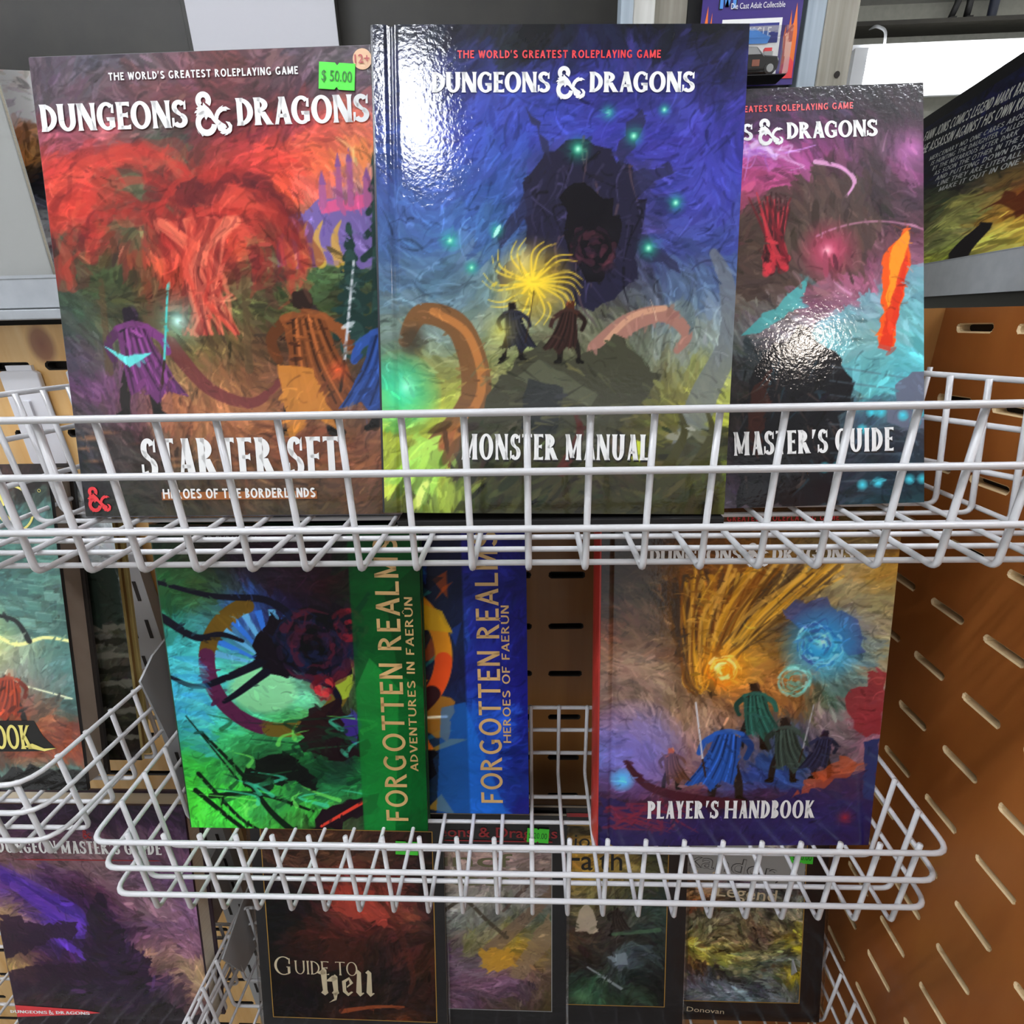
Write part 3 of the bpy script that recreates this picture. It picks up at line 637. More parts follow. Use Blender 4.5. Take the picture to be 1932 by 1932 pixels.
LLOB = wire_basket('white wire basket at the bottom left corner holding the purple guide', (-1.0, -.3835, .25, -1.0, -.3835, .40), (-1.0, -.3835, .25, -1.0, -.3835, .40), -.717, -.7940, [-.717, -.745, -.773],
    frange(-.99, -.40, .0295), [.25+.026*i for i in range(1, 6)], None, .00175, tip=.003, plates=[(hang(.40, -.717, -.7973), -.45), (hang(.40, -.717, -.7973), -.95)])

# ------------------------------------------------------------------ books
F_LOGO = Face(.29, .135, .05, .03)
F_TITLE = Face(.265, .10, .045, .10, .78)
F_SANS = Face(.165, .14, 0, .17)
F_TAG = Face(.21, .185, 0, .2, .95)
F_COND = Face(.2, .18, 0, .12, .8)
def hardcover(label, cat, loc, w, h, th, lean, yaw, roll, art, mat, edge, pages, gain=1.0, groove=None, soft=False, name='hardcover_book', group=None):
    t = thing(name, label, cat, loc, group, math.radians(lean), math.radians(yaw), math.radians(roll))
    bt = .0006 if soft else .0026; em = material('cover_edge', edge, .4, coat=.2)
    art_sheet('cover_art', t, art, w, h, mat, gain, 0, 0, -.0004, groove)
    if groove:
        g = MB(); c = groove; g.prism([(0, 0), (c-.0062, 0), (c-.0040, .0025), (c+.0040, .0025), (c+.0062, 0), (w, 0), (w, bt+.0014), (0, bt+.0014)], 0, h); g.obj('front_board', em, t)
    else: box('front_board', 0, w, 0, bt, 0, h, em, t)
    box('back_board', 0, w, th-bt, th, 0, h, em, t)
    ins = .0005 if soft else .0035
    box('page_block', .002, w-ins, bt+(.0014 if groove else 0), th-bt, ins, h-ins, pages, t)
    m = MB(); n = 8
    if soft: m.box(-.0004, .002, 0, th, 0, h)
    else: m.prism([(.0015, .0001)]+[(-.0012-.0022*math.sin(PI*k/n), th*(k+.0)/n) for k in range(n+1)]+[(.0015, th-.0001)], 0, h)
    m.obj('spine', em, t)
    return t
def logo(parent, x, z, h, w, mat, name='logo_word', y=-.0008):
    """the two-word game logo either side of the ampersand; x is the left end, w the whole width"""
    flat(name, parent, F_LOGO.text('DUNGEONS', h, w*.452, x, z, 'l'), mat, y); flat(name, parent, F_LOGO.text('DRAGONS', h, w*.400, x+w, z, 'r'), mat, y)
    flat('ampersand_emblem', parent, ampersand(h*1.62, x+w*.474, z-h*.34, w*.112/(h*1.62*.92)), mat, y)
def shadowed(name, parent, P, mat, d=.0011, y=-.0008):
    flat(name+'_shadow', parent, moved(P, d*.5, -d), M['ink_dark'], y+.0002); flat(name, parent, P, mat, y)
def price_sticker(parent, x, z, w, h, text, tilt, y=-.0009, lift=.0004):
    g = MB(); n = 3
    pts = [(-w/2, -h/2), (-.06*w, -h/2), (0, -h/2+.10*h), (.06*w, -h/2), (w/2, -h/2), (w/2, h/2), (.06*w, h/2), (0, h/2-.10*h), (-.06*w, h/2), (-w/2, h/2)]
    ca, sa = math.cos(tilt), math.sin(tilt)
    g.prism([(x+p[0]*ca-p[1]*sa, z+p[0]*sa+p[1]*ca) for p in pts], y, y+lift*.4, 1)
    s = g.obj('price_sticker', M['green'], parent)
    flat('price', s, moved(plain(text, h*.42, 0, -h*.20, width=w*.84), x, z), M['ink_green'], y-.0003, tilt, (x, z))

# --- boxed starter set
SSW, SSH = .2524, .3059
A_ = Art(300, 364, ['5a4c58 5a5560 5c5058 6a3e40 5c4c54 625c60 6c6468', '5a5058 5c4850 70484c 6a3c40 5a444c 604c58 75686c', '74404a 8a4c50 4c5248 6e3238 7a343a e07860 c080a0',
    'c04a44 d85848 4c5c44 a83c38 c84a3e f0905a e8a868', 'c84c40 c84a40 506048 b43c34 d85a40 a87a98 8a6a80', '3a4c40 9a3c34 c85844 c84c3c 6a7c50 6a7060 2f4a48', '364638 4a5238 a04030 7a4838 4e6a44 4a5a3c 30423c',
    '34453a 50553c 5a4436 5c5c3c 40482c 4a4c34 2c3440', '4c4452 5a5840 70643e 645038 50382c 5a4a38 34446c', '5c3c5c 6a4460 8a6848 8c6040 6a4a34 6a4c3c 3c4060', '4a4444 6a4a50 a06a48 a8704c 7a5038 80604c 46486a',
    '36363a 504440 7a5640 885a40 7a4c38 8a5a40 744a3a', '303034 3c3832 4c4030 5a4432 5c4432 6a4a38 5c4838', '2c2e2c 34362c 3c3a2c 443c2e 50442e 5a4636 524438'], 11, warp=.045, strokes=3600, size=.024)
A_.ell(.24, .30, .13, .15, '4f5c46', .85, 30); A_.strokes(160, .022, .14, (.14, .2, .36, .42))
A_.hill([(.62, .40), (.66, .33), (.74, .30), (.92, .29), (1, .31), (1, .44), (.62, .44)], '7a68a0'); A_.hill([(.74, .305), (.92, .295), (.93, .315), (.75, .33)], 'd0608c')
for x, y0, y1, wd in ((.755, .27, .31, .011), (.80, .235, .31, .009), (.83, .225, .31, .009), (.875, .265, .31, .012)):
    A_.line([(x, y1), (x, y0)], wd, wd*.8, 'a8628c', curve=False); A_.poly([(x-wd, y0), (x, y0-.03), (x+wd, y0)], '8a5a90')
for x in (.66, .70, .74, .79): A_.line([(x, .43), (x-.01, .38), (x+.01, .345)], .016, .002, 'e0b040', .7)
A_.strokes(220, .02, .2, (.05, .34, .95, .62))
A_.swirl(.22, .42, .10, .30, 90, ('b83c34', '7c2c2c', 'cc5844', '5c2228', 'c0463a', '94342e'), 150, 340, .024, .5, 50)      # crimson clouds over the wood
A_.swirl(.48, .42, .06, .23, 80, ('a03830', '6c2828', 'c85444', '58242a', 'b83c34'), 190, 380, .024, .5, 50)
for k in range(60): A_.line([(.30+.22*A_.rng.random(), .34), (.36+.10*A_.rng.random(), .44), (.34+.16*A_.rng.random(), .58)], .012*A_.rng.random()+.003, .003, ('d8604c', 'a83c34', 'e88468', '6c2c2c')[k % 4], .5)
A_.line([(.30, .60), (.40, .70), (.52, .735), (.60, .69)], .022, .010, '6c3438', .8)
for x, y, hh in ((.90, .60, .38), (.99, .62, .30), (.82, .58, .22)): A_.pine(x, y, hh, '26403c', '34504a')
for x in (.12, .27, .52): A_.line([(x, .66), (x+.005, .46)], .012, .008, '5a4a34', .7, False)
A_.poly([(.52, .42), (.535, .41), (.65, .66), (.63, .67)], '4a4a50', .0); A_.glow(.33, .55, .11, '8ad0c0', .75); A_.glow(.33, .55, .03, 'd8fff4')
A_.walker(.20, .765, .255, '6a3a68', '2e2430', '54c8c0'); A_.walker(.685, .81, .33, '7a4a2a', '34241e', 'c0c4c8'); A_.walker(.915, .80, .27, '34508a', '281e20', None, -1)
A_.poly([(.11, .60), (.17, .625), (.25, .618), (.18, .65)], '6cd4d0'); A_.glow(.77, .665, .05, 'ff7040', .9)
A_.poly([(.60, .65), (.70, .66), (.76, .80), (.68, .76), (.62, .84)], 'c0803a', .9, .003)
for k in range(26):
    x = A_.rng.random(); y = .76+.13*A_.rng.random(); A_.ell(x, y, .03+.03*A_.rng.random(), .008, ('b07850', '5c3c2c', 'c08a60')[k % 3], .6, 4)
A_.finish(1400)
ss = thing('boxed_game', 'large boxed game with a red and green forest cover and a green price tag', 'board game box', (-.3269, .3352, -.1302), None, math.radians(13.4), math.radians(.3), math.radians(-.2))
SSE = material('wrapped_box_edge', '6a666c', .2, coat=.8)
box('box_lid', 0, SSW, .0003, .034, 0, SSH, SSE, ss, bevel=.0014); box('box_base', .0012, SSW-.0012, .034, .042, .0012, SSH-.0012, M['blackgloss'], ss)
art_sheet('cover_art', ss, A_, SSW-.0026, SSH-.0026, M['art'], 1.0, .0013, .0013, -.0002)
flat('tagline', ss, F_TAG.text("THE WORLD'S GREATEST ROLEPLAYING GAME", .0046, .1255, .1165, .2890), M['ink_white'])
logo(ss, .0045, .2595, .0165, .2200, M['ink_white'])
flat('set_title', ss, F_TITLE.text('STARTER SET', .0285, .144, .1195, .0285), M['ink_white'])
flat('title_banner', ss, [rect(.060, .174, .0128, .0185)], material('banner_orange', '9a5a28', .4), -.0006)
flat('subtitle', ss, F_COND.text('HEROES OF THE BORDERLANDS', .0070, .112, .1170, .0138), M['ink_white'])
flat('corner_emblem', ss, ampersand(.0185, .0045, .0045), M['ink_red'])
g = MB(); g.lathe([(.0062, -.0006), (.0062, -.0004)], (.2215, 0, .2965), 'y'); g.obj('age_badge', material('badge_peach', 'e8bc94', .5), ss)
flat('age', ss, plain('12+', .0052, .2215, .2940, width=.0098, bold=.01), M['ink_red2'], -.0011)
price_sticker(ss, .2045, .2868, .0235, .0158, '$ 50.00', -.085)

# --- monster manual
MW, MH = .2224, .2907
A_ = Art(300, 392, ['22242c 2c2f38 25272c 1f2024 1c1d22 1a1b22 1b1c26', '2e3458 343a68 3a3f7a 3c3f80 3a3c78 38396c 2b2b55', '3a4a80 4050a0 4353a8 3d4590 45459a 4a4aa0 3f3f8c', '45588f 48609f 3d5590 3a3a60 3f3c60 484a98 45489a',
    '4a6290 4c6898 3e5a86 34304a 3a3450 465088 485490', '566f88 5c7890 6a7f80 40404c 45424c 58687c 566890', '6b7a70 7a8a85 8a957a 72725c 6c705c 7e8880 7f8c90', '5a8a70 8a8a50 8a8a58 5a5c44 4a4c3a 7a7848 9aa060', 'a8b440 b5bf50 606048 45463a 403c30 6c6c34 a8b040',
    'a0b048 a4b850 5a6030 3c3c2a 4a3f2c 4c4a28 7a8434', '50522c 70803c 48482c 363424 4c4630 3a3a24 4c4c2c'], 23, warp=.04, strokes=3400, size=.03, jit=.07)
# a dark floating crag over a ruined roof, with loose green sparks in the air
A_.hill([(.40, .30), (.46, .24), (.55, .215), (.64, .235), (.71, .29), (.735, .37), (.72, .46), (.66, .535), (.60, .56), (.545, .535), (.485, .49), (.44, .43), (.405, .37)], '2c2a3e', .012)
for k in range(46):
    a = A_.rng.random()*6.28; r0 = .05+.11*A_.rng.random(); x, y = .575+r0*math.cos(a)*.95, .37+r0*math.sin(a)
    A_.line([(x, y), (x+.02*A_.rng.normal(), y+.05*A_.rng.random()), (x+.03*A_.rng.normal(), y+.07)], .004, .001, ('3e3a52', '1c1a26', '4c4868', '5a4a50')[k % 4], .8)
A_.hill([(.50, .33), (.57, .30), (.65, .33), (.67, .41), (.63, .49), (.58, .50), (.53, .44)], '16131a', .01, .9)
A_.swirl(.60, .43, .01, .07, 40, ('5a3440', '2c2230', '74424c', '1c1a24'), 0, 360, .010, .6)
for (x0, y0), (x1, y1) in (((.42, .33), (.33, .42)), ((.70, .30), (.80, .27)), ((.72, .42), (.83, .47)), ((.47, .24), (.40, .15)), ((.66, .24), (.72, .17)), ((.43, .44), (.33, .50))):
    A_.hill([(x0, y0-.02), (x1, y1-.012), (x1+.012, y1+.012), (x0+.01, y0+.03)], '34344e', .006, .8)
for x, y, r in ((.20, .415, .028), (.33, .395, .022), (.82, .34, .026), (.75, .43, .03), (.63, .165, .022), (.70, .21, .028), (.55, .235, .034), (.26, .47, .02), (.78, .16, .018)): A_.glow(x, y, r*1.5, '30c890', .85); A_.glow(x, y, r*.5, 'c8ffe0')
A_.glow(.43, .50, .13, 'f0c830', .95, 1.2); A_.glow(.40, .46, .07, 'fff0a0', .7)
for k in range(22): A_.line([(.43, .50), (.43+.10*math.cos(k*.61), .50+.06*math.sin(k*.61)), (.43+.14*math.cos(k*.61+.3), .50+.09*math.sin(k*.61+.3))], .004, .001, 'f8d848', .7)
A_.line([(.17, .86), (.27, .74), (.23, .60), (.12, .565), (.07, .62)], .052, .020, '7a5a3c'); A_.line([(.19, .84), (.285, .73), (.25, .61), (.15, .56)], .014, .010, 'b87c48', .8); A_.ell(.09, .62, .05, .06, '4a4338', .8, 14)
A_.line([(.62, .64), (.70, .585), (.80, .565), (.865, .605), (.84, .64)], .034, .010, '9c7468'); A_.line([(.64, .62), (.71, .57), (.80, .552)], .008, .008, 'c89c80', .8)
A_.line([(.88, .86), (.92, .74), (.985, .62), (.97, .5), (.93, .44)], .05, .012, '6f7478', .8)
A_.hill([(.20, .87), (.30, .74), (.38, .665), (.455, .62), (.53, .665), (.60, .64), (.66, .605), (.74, .655), (.80, .69), (.76, .74), (.70, .79), (.66, .90), (.2, .92)], '4a4a3c', .008)
A_.hill([(.38, .70), (.45, .66), (.62, .735), (.60, .76)], '5e604e', .003, .9); A_.hill([(.42, .70), (.52, .72), (.50, .82), (.40, .81)], '34373a', .004, .8)
for k in range(60):
    x = .25+.5*A_.rng.random(); y = .66+.26*A_.rng.random(); A_.line([(x, y), (x+.05, y+.02*A_.rng.normal())], .004, .001, ('6a6a52', '2e2e26', '807a50')[k % 3], .5)
A_.walker(.375, .662, .125, '2c2c38', '241c1c', '3a2c20'); A_.walker(.535, .668, .135, '3a2824', '54301f', None, -1)
A_.glow(.055, .735, .12, '40d8a0', .95, .8); A_.glow(.07, .72, .05, 'b0ffe0', .8); A_.glow(.34, .60, .08, 'd8d060', .7)
A_.poly([(.02, .93), (.10, .81), (.20, .87), (.12, .97)], 'a0d060', .8, .004); A_.hill([(.25, .97), (.3, .86), (.45, .84), (.7, .87), (1, .80), (1, 1), (.2, 1)], '3c3c24', .012, .75)
A_.poly([(.72, .83), (.76, .84), (.75, .88), (.72, .88)], 'd4e048', .9, .004); A_.strokes(420, .03, .22, (0, .80, 1, 1))
for x in (.52, .82, .9): A_.line([(x, .90), (x+.05, .82), (x+.03, .765)], .018, .004, '5a3430' if x < .6 else '4a4828')
A_.finish(1200, .013, .08)
mm = hardcover('tall hardcover with a dark floating crag on blue, front and centre of the top basket', 'book', (-.0954, .3075, -.1177), MW, MH, .020, 14.4, 1.5, -1.4, A_, M['art'], '24252c', M['paper'], 1.0, .0105)
shx = .122
flat('tagline', mm, F_TAG.text("THE WORLD'S GREATEST ROLEPLAYING GAME", .0043, .1205, .1105, .2722), M['ink_red'])
logo(mm, .0345, .2535, .0112, .1570, M['ink_white'])
shadowed('book_title', mm, F_TITLE.text('MONSTER MANUAL', .0165, .1215, .1115, .0350), M['ink_white'])
bb = thing('backing_board', 'narrow black board lying on the basket wires under the central hardcover', 'board', (.02, .3195, -.1303)); box('board', -.108, .106, -.012, .0130, 0, .0066, M['black'], bb, .0006)

# --- dungeon master's guide, standing behind on the right
DW, DH = .2202, .2879
A_ = Art(290, 380, ['2a262a 2a262a 2a262a 2c282a 2c2a2c 302c30 302c2e', '302838 302838 403048 4a3450 4c3850 402f3c 3a3034', '6a4070 70407a 8a4a8a c064a4 9a4a80 5a4050 4a3c44', '804060 a04a70 c05488 cc5c90 5c3c44 4c3c40 6c4060',
    '503840 5a3c40 6a3c44 5c4844 554540 4a3e40 4c3844', '50403c 6a4040 6a4440 685848 60524a 5c4448 6a4454', '5c4c48 745a58 6c5c50 786860 a06c7c a0607c a07088', '60504a a06070 6c5c54 706a66 8a5870 b07a88 9a98a0', '505050 60a0a0 64706c 7c7478 848a90 a07868 8abcc0',
    '443c40 3c3c40 3a3634 3a4448 5a8c98 7a8a80 6cc4cc', '303438 343838 30302f 34302f 485860 5ca0a8 58b8c0', '2f3336 33383a 34302e 38302e 3c444a 4c6470 505c68', '2f3234 30343a 322e30 38343a 343a42 3a4048 383e48', '34343c 3c3840 44384a 4a4048 3a3c44 30404a 2c3a44', '3c3844 443c48 5a4c58 4f4a4a 3c4648 2c4854 345058'], 31, warp=.04, strokes=3400, size=.03, jit=.08)
A_.hill([(.40, .30), (.66, .17), (.80, .22), (.86, .32), (.80, .44), (.62, .47), (.44, .50), (.36, .42)], '564640', .01, .85); A_.strokes(300, .03, .12, (.38, .18, .9, .5))
A_.swirl(.46, .335, .24, .27, 26, ('d8a0f0', 'f4d8ff', 'b070c8'), 205, 285, .008, .8, 40)
A_.line([(.66, .175), (.74, .19), (.78, .225), (.755, .26)], .007, .003, 'f0b0e0', .8); A_.glow(.96, .15, .13, 'd880c8', .8)
for k in range(46): A_.line([(.50+.07*A_.rng.random(), .44-.06*A_.rng.random()), (.505+.05*A_.rng.random(), .36), (.525+.025*A_.rng.normal(), .24+.06*A_.rng.random())], .012, .002, ('7a2430', 'c03844', '4a2028', '3c1c22', 'd84450')[k % 5], .75)
A_.glow(.70, .385, .11, 'e05078', .85, 1.1); A_.glow(.695, .385, .035, 'ffd0d8', .9); A_.ring(.84, .64, .42, .003, 'c88aa8', 245, 330, .6)
A_.hill([(.42, .58), (.58, .48), (.64, .44), (.60, .52), (.48, .575)], '58b0b0', .005, .85)
A_.poly([(.62, .60), (.72, .52), (1, .42), (1, .68), (.92, .74), (.78, .72)], '68c0c8', .6, .01); A_.strokes(240, .03, .1, (.6, .4, 1, .72))
A_.poly([(.855, .61), (.87, .40), (.95, .33), (.955, .40), (.90, .62)], 'e86020', 1, .006); A_.poly([(.875, .50), (.90, .38), (.95, .34), (.92, .46), (.89, .58)], 'ffa030', .85, .005); A_.poly([(.85, .62), (.92, .44), (.955, .36), (.93, .50), (.89, .63)], 'd03824', .8, .003)
A_.hill([(.40, 1), (.42, .74), (.46, .66), (.54, .60), (.60, .555), (.66, .60), (.74, .645), (.78, .70), (.73, .80), (.72, .90), (.7, 1)], '26262a', .010)
A_.hill([(.42, .82), (.46, .70), (.52, .66), (.50, .76), (.47, .88)], '4c2c24', .006, .8)
for k in range(60):
    x, y = .42+.3*A_.rng.random(), .64+.3*A_.rng.random(); A_.line([(x, y), (x+.03*A_.rng.normal(), y+.04)], .004, .001, ('44484c', '141416', '5a4a44', '38505a')[k % 4], .6)
for k in range(9): A_.line([(.70, .66+.035*k), (.98, .70+.03*k)], .003, .003, '5a6870', .5, False)
A_.hill([(.88, .80), (.92, .70), (1, .68), (1, .82)], '6a7080', .008)
for x, y in ((.83, .775), (.86, .775), (.80, .815), (.93, .785), (.98, .78), (.68, .905), (.72, .905), (.80, .95), (.85, .945), (.95, .94), (.99, .94), (.97, .80)): A_.glow(x, y, .02, '58e0f0', .95, .7)
A_.finish(1200, .014, .09)
dmg = hardcover('dark magenta and teal hardcover at the right end of the top basket', 'book', (.0584, .3364, -.1300), DW, DH, .024, 18.9, 1.8, .6, A_, M['art'], '2c2a2e', M['paper'], 1.0, .0105)
flat('tagline', dmg, F_TAG.text("THE WORLD'S GREATEST ROLEPLAYING GAME", .0043, .1205, .1115, .2720), M['ink_red'])
logo(dmg, .0325, .2530, .0112, .1560, M['ink_white'])
shadowed('book_title', dmg, F_TITLE.text("DUNGEON MASTER'S GUIDE", .0165, .1840, .1065, .0370), M['ink_white'])

# --- player's handbook in the middle basket
PW, PH = .2289, .2993
A_ = Art(270, 350, ['2c2220 3a2a20 4a3020 4c3420 4a3828 4a3c28 483c2c', '2c2624 3a2c24 4a3424 5a4024 5a4830 5c4c34 503c2c', '34302c 40342c 6a4828 8a6028 7a6440 8a7a54 7a5c34', '3a302c 4a3a2c 8a5a28 9a6a2c 8c7a50 a08a60 a07a38', '4a403a 504438 a06a28 b07a30 8a6c40 a8a07c a89a6c', '704a3c 5c4a3c 8a6030 b8852c 60584c 808080 a89a78', '7a5c48 6a5444 6c5038 b88a34 8a6438 5a88a0 a0946c',
    '806454 826a58 74583c 9c7238 a06a3c 6a8a88 a08c70', '786058 8a7462 7a6048 b07840 8a6034 4c6a60 a88c88', '7c6060 927a70 947860 7c6050 5c5044 8a7a7c 9a5c64', '6a6690 8078a0 a08478 6c5a58 4c5870 6a5c60 9a6a80', '5a6aa0 7a6890 8a6a70 50547a 34548a 5a5464 a87880', '4a3c58 5c3c50 80605c 3c4a80 2c4a7c 8a5444 a05c50',
    '3a2438 4a2c44 502c3c 3c2c48 4a3450 4c3c5c 3c3868', '302038 482438 3c2440 302444 30305c 303468 34285c', '241c38 2c1c34 2c2040 282444 2c3060 2c2c5c 302050'], 41, warp=.04, strokes=3600, size=.03, jit=.08)
A_.hill([(.20, .22), (.30, .20), (.40, .40), (.42, .54), (.34, .50), (.24, .36)], '3a322c', .012, .8)
for k in range(120):     # golden rock strata sweeping down
    t = A_.rng.random(); a, b, c = A_.rng.normal(size=3)*.02
    A_.line([(.24+.60*t+a, .17+.05*A_.rng.random()), (.27+.36*t+b, .32+.03*c), (.31+.14*t+c, .43+.07*(1-t)), (.345+.05*t+a*.5, .545-.10*t)], .003+.007*A_.rng.random(), .002, ('c8942c', '7a4a1c', 'e0b048', '5c4020', 'd8a850', '4a3c30')[k % 6], .6)
A_.hill([(.62, .30), (.74, .27), (.88, .33), (.92, .42), (.86, .43), (.80, .38), (.70, .36)], '4a5688', .008, .8)
A_.glow(.76, .40, .15, '30a8e0', .95, .8); A_.glow(.765, .39, .05, 'c8f4ff', 1); A_.swirl(.75, .405, .02, .09, 50, ('70d8f0', '2c70b8', 'a8ecff', '3c5090'), 0, 360, .006, .7); A_.swirl(.68, .50, .01, .06, 26, ('78d0c8', '58a8a0', 'a0e8e0'), 0, 360, .006, .7, 120)
A_.glow(.43, .47, .11, 'ffa020', .95, 1.0); A_.swirl(.43, .47, .01, .06, 40, ('ffd060', 'e88020', 'ffe8a0'), 0, 360, .006, .8, 120)
A_.hill([(.86, .55), (.96, .47), (1, .48), (1, .66), (.90, .64)], '8c3038', .012, .8)
A_.walker(.545, .70, .20, '2c5a50', '3a2a20'); A_.walker(.46, .86, .26, '2a5498', '8a6a54', 'c8ccd4', -1); A_.walker(.66, .80, .20, '3c4a44', '2c2420', 'a8a8b0'); A_.walker(.80, .79, .15, '2c3048', '2a2030', None, -1); A_.walker(.26, .82, .13, '5c4034', 'd0602c')
A_.glow(.12, .70, .20, '8a80d8', .6, .6); A_.glow(.085, .79, .05, '60c8ff', 1, .7)
A_.line([(.10, .74), (.18, .81), (.34, .85), (.52, .87)], .010, .024, '4a2430'); A_.hill([(0, .84), (.10, .86), (.3, .87), (.5, .90), (.62, .86), (.84, .78), (1, .76), (1, 1), (0, 1)], '302a58', .008, .75)
A_.poly([(.70, .85), (.86, .72), (.98, .74), (.84, .80)], 'c0582c', .6, .01); A_.glow(.9, .91, .05, 'c03030', .7)
A_.hill([(.94, .68), (1, .67), (1, .86), (.96, .85)], '34406c', .004)
for k in range(30): A_.line([(.02+.3*A_.rng.random(), .85+.1*A_.rng.random()), (.1+.3*A_.rng.random(), .86+.1*A_.rng.random())], .006, .001, '7a2c3c', .6)
A_.finish(1200, .014, .09)
phb = hardcover('hardcover with a red spine and golden cover at the right of the middle basket', 'book', (.0552, .3021, -.4222), PW, PH, .030, 12.2, 1.3, -.3, A_, M['art'], 'b8342c', M['paper'], 1.3, .0105)
flat('tagline', phb, F_TAG.text("THE WORLD'S GREATEST ROLEPLAYING GAME", .0045, .125, .118, .2800), M['ink_red'])
logo(phb, .0370, .2480, .0118, .157, M['ink_white'])
shadowed('book_title', phb, F_TITLE.text("PLAYER'S HANDBOOK", .0165, .1400, .1110, .0262), M['ink_white'], .0006)

# --- green and blue realm volumes in the middle basket
AW, AH = .2136, .2793
A_ = Art(270, 350, ['2a4030 3a2c34 3c2430 3a2428 30282c 1c3a20 183018', '2c5034 3a3c2e 342430 32202c 2a1a20 1e4224 163818', '2c6038 3a5030 2c2c3a 2c1c28 2a1418 1e4a26 143c1c', '2c5c3c 3c5c40 3a5c9a 241a34 241820 1e5028 164020', '3c8c80 3c6c70 3a4c80 201a2c 281c2c 20542c 164422', '50c0c8 4cb4b0 4c80a0 502c38 301c28 2c6034 185026', '50b8d0 58c8b8 5cc08c 6cac90 6a4048 2a7034 1a5a2a', '48a8d0 58c0c0 4c9c6c 6cc898 48503c 2c7c3c 1c602c', '4cb0c8 50c4b0 4ca86c 58a860 3c3c30 3c9c4c 18602c',
    '3c9c88 48b870 3c8c58 3c9450 2c3438 2c8c44 145c28', '44b84c 3c8c4c 2c5c38 204c30 243c34 2c9048 105024', '54d048 4cc848 44b048 2c6040 308c50 24803c 106030', '58d84c 4cc44c 3c8c4c 4cb84c 3c5c3c 248040 0c4c20', '58d050 50c84c 48a044 34502c 48503c 1c7038 0c4420'], 51, warp=.05, strokes=2600, size=.032, jit=.07)
A_.a[...] = np.clip(A_.a*1.03, 0, 1)
A_.ring(.42, .435, .27, .032, '6a5420', 150, 250); A_.ring(.42, .435, .27, .032, '5c2c4c', 95, 190); A_.ring(.42, .435, .27, .032, '70602c', 20, 100); A_.ring(.42, .435, .27, .032, '94a83c', -30, 22)
for k in range(9): A_.poly([(.42, .435), (.42+.24*math.cos(math.radians(190+k*13)), .435+.24*.773*math.sin(math.radians(190+k*13))), (.42+.24*math.cos(math.radians(197+k*13)), .435+.24*.773*math.sin(math.radians(197+k*13)))], '3c78d0' if k % 2 else '6ab0d8', .9)
A_.ell(.36, .51, .15, .11, '90d8a0', .9, 10)
A_.hill([(.33, .40), (.40, .30), (.52, .25), (.70, .24), (.78, .30), (.72, .44), (.62, .50), (.54, .46), (.46, .47), (.37, .45)], '1e1620', .014)      # a dark thicket
for p in ([(.36, .42), (.22, .47), (.10, .50), (0, .47)], [(.38, .45), (.26, .52), (.20, .55)], [(.50, .27), (.40, .22), (.2, .21), (0, .17)], [(.0, .28), (.12, .34), (.22, .33), (.30, .35)], [(.62, .30), (.74, .26), (.80, .20)], [(.60, .46), (.66, .54), (.60, .60)]):
    A_.line(p, .018, .008, '1c1a2a')
A_.swirl(.58, .37, .02, .16, 70, ('0e0c14', '34243c', '5c2434', '1c2c4c'), 0, 360, .02, .7); A_.swirl(.72, .30, .01, .07, 30, ('a02c38', '5c1c28'), 0, 360, .008, .7); A_.swirl(.60, .50, .01, .05, 24, ('a02c38', 'd04848', '5c1c28'), 0, 360, .010, .8)
for k in range(16): A_.poly([(.0, .40+.02*k), (.1+.03*A_.rng.random(), .40+.02*k), (.16, .45+.02*k)], ('3c90d0', '68d0d0', '50b0c0')[k % 3], .35)
A_.hill([(.50, .72), (.48, .64), (.57, .56), (.62, .55), (.74, .62), (.76, .72), (.66, .75)], '2c1820', .012, .9); A_.poly([(.66, .60), (.74, .58), (.72, .70), (.68, .66)], '4c3c98', .8, .006)
A_.hill([(.24, .84), (.26, .77), (.36, .73), (.48, .745), (.55, .81), (.54, .87), (.46, .82), (.36, .85)], '1c1a1c', .012, .9)
for p, a, b in (([(.06, .80), (.2, .95), (.28, 1)], .010, .006), ([(.04, .86), (.14, .94), (.22, 1.0)], .012, .010), ([(.10, .66), (.24, .80), (.34, .93), (.42, 1.0)], .006, .016), ([(.04, .60), (.14, .72), (.22, .82)], .003, .005), ([(.1, .88), (.3, .87), (.52, .93)], .012, .006)): A_.line(p, a, b, '1a2a1e')
for k in range(34):
    x, y = .15+.6*A_.rng.random(), .60+.36*A_.rng.random(); A_.line([(x, y), (x+.06*A_.rng.normal(), y-.03), (x+.10*A_.rng.normal(), y-.05)], .010, .001, ('2c5c3c', '1e3c2c', '78e068', '4cc8a0')[k % 4], .7)
A_.hill([(.50, 1), (.56, .92), (.72, .88), (.80, .86), (.80, .92), (.68, .95), (.62, 1)], '2a1c24', .008); A_.line([(.55, .985), (.66, .93), (.74, .89)], .006, .008, 'c84838')
A_.finish(900, .016, .07)
A_.poly([(.73, 0), (1, 0), (1, 1), (.73, 1)], '10582a', .72); A_.poly([(.79, .4), (.9, .5), (.86, 1), (.73, 1), (.73, .5)], '38b050', .35); A_.poly([(.86, .2), (1, .1), (1, .5), (.9, .45)], '083c1c', .6)
adv = hardcover('green hardcover with gold lettering running up its edge in the middle basket', 'book', (-.3076, .3144, -.4222), AW, AH, .0130, 9.8, 1.1, -1.4, A_, M['artsatin'], '1c4426', M['paper'], 1.1)
flat('series_line', adv, plain('D&D EXPANSION', .0052, .062, .2660, width=.052), M['ink_grey'])
flat('book_title', adv, moved(rot90(F_SANS.text('FORGOTTEN REALMS', .0195, .2600, 0, 0, 'l')), .1965, .0105), M['ink_gold'])
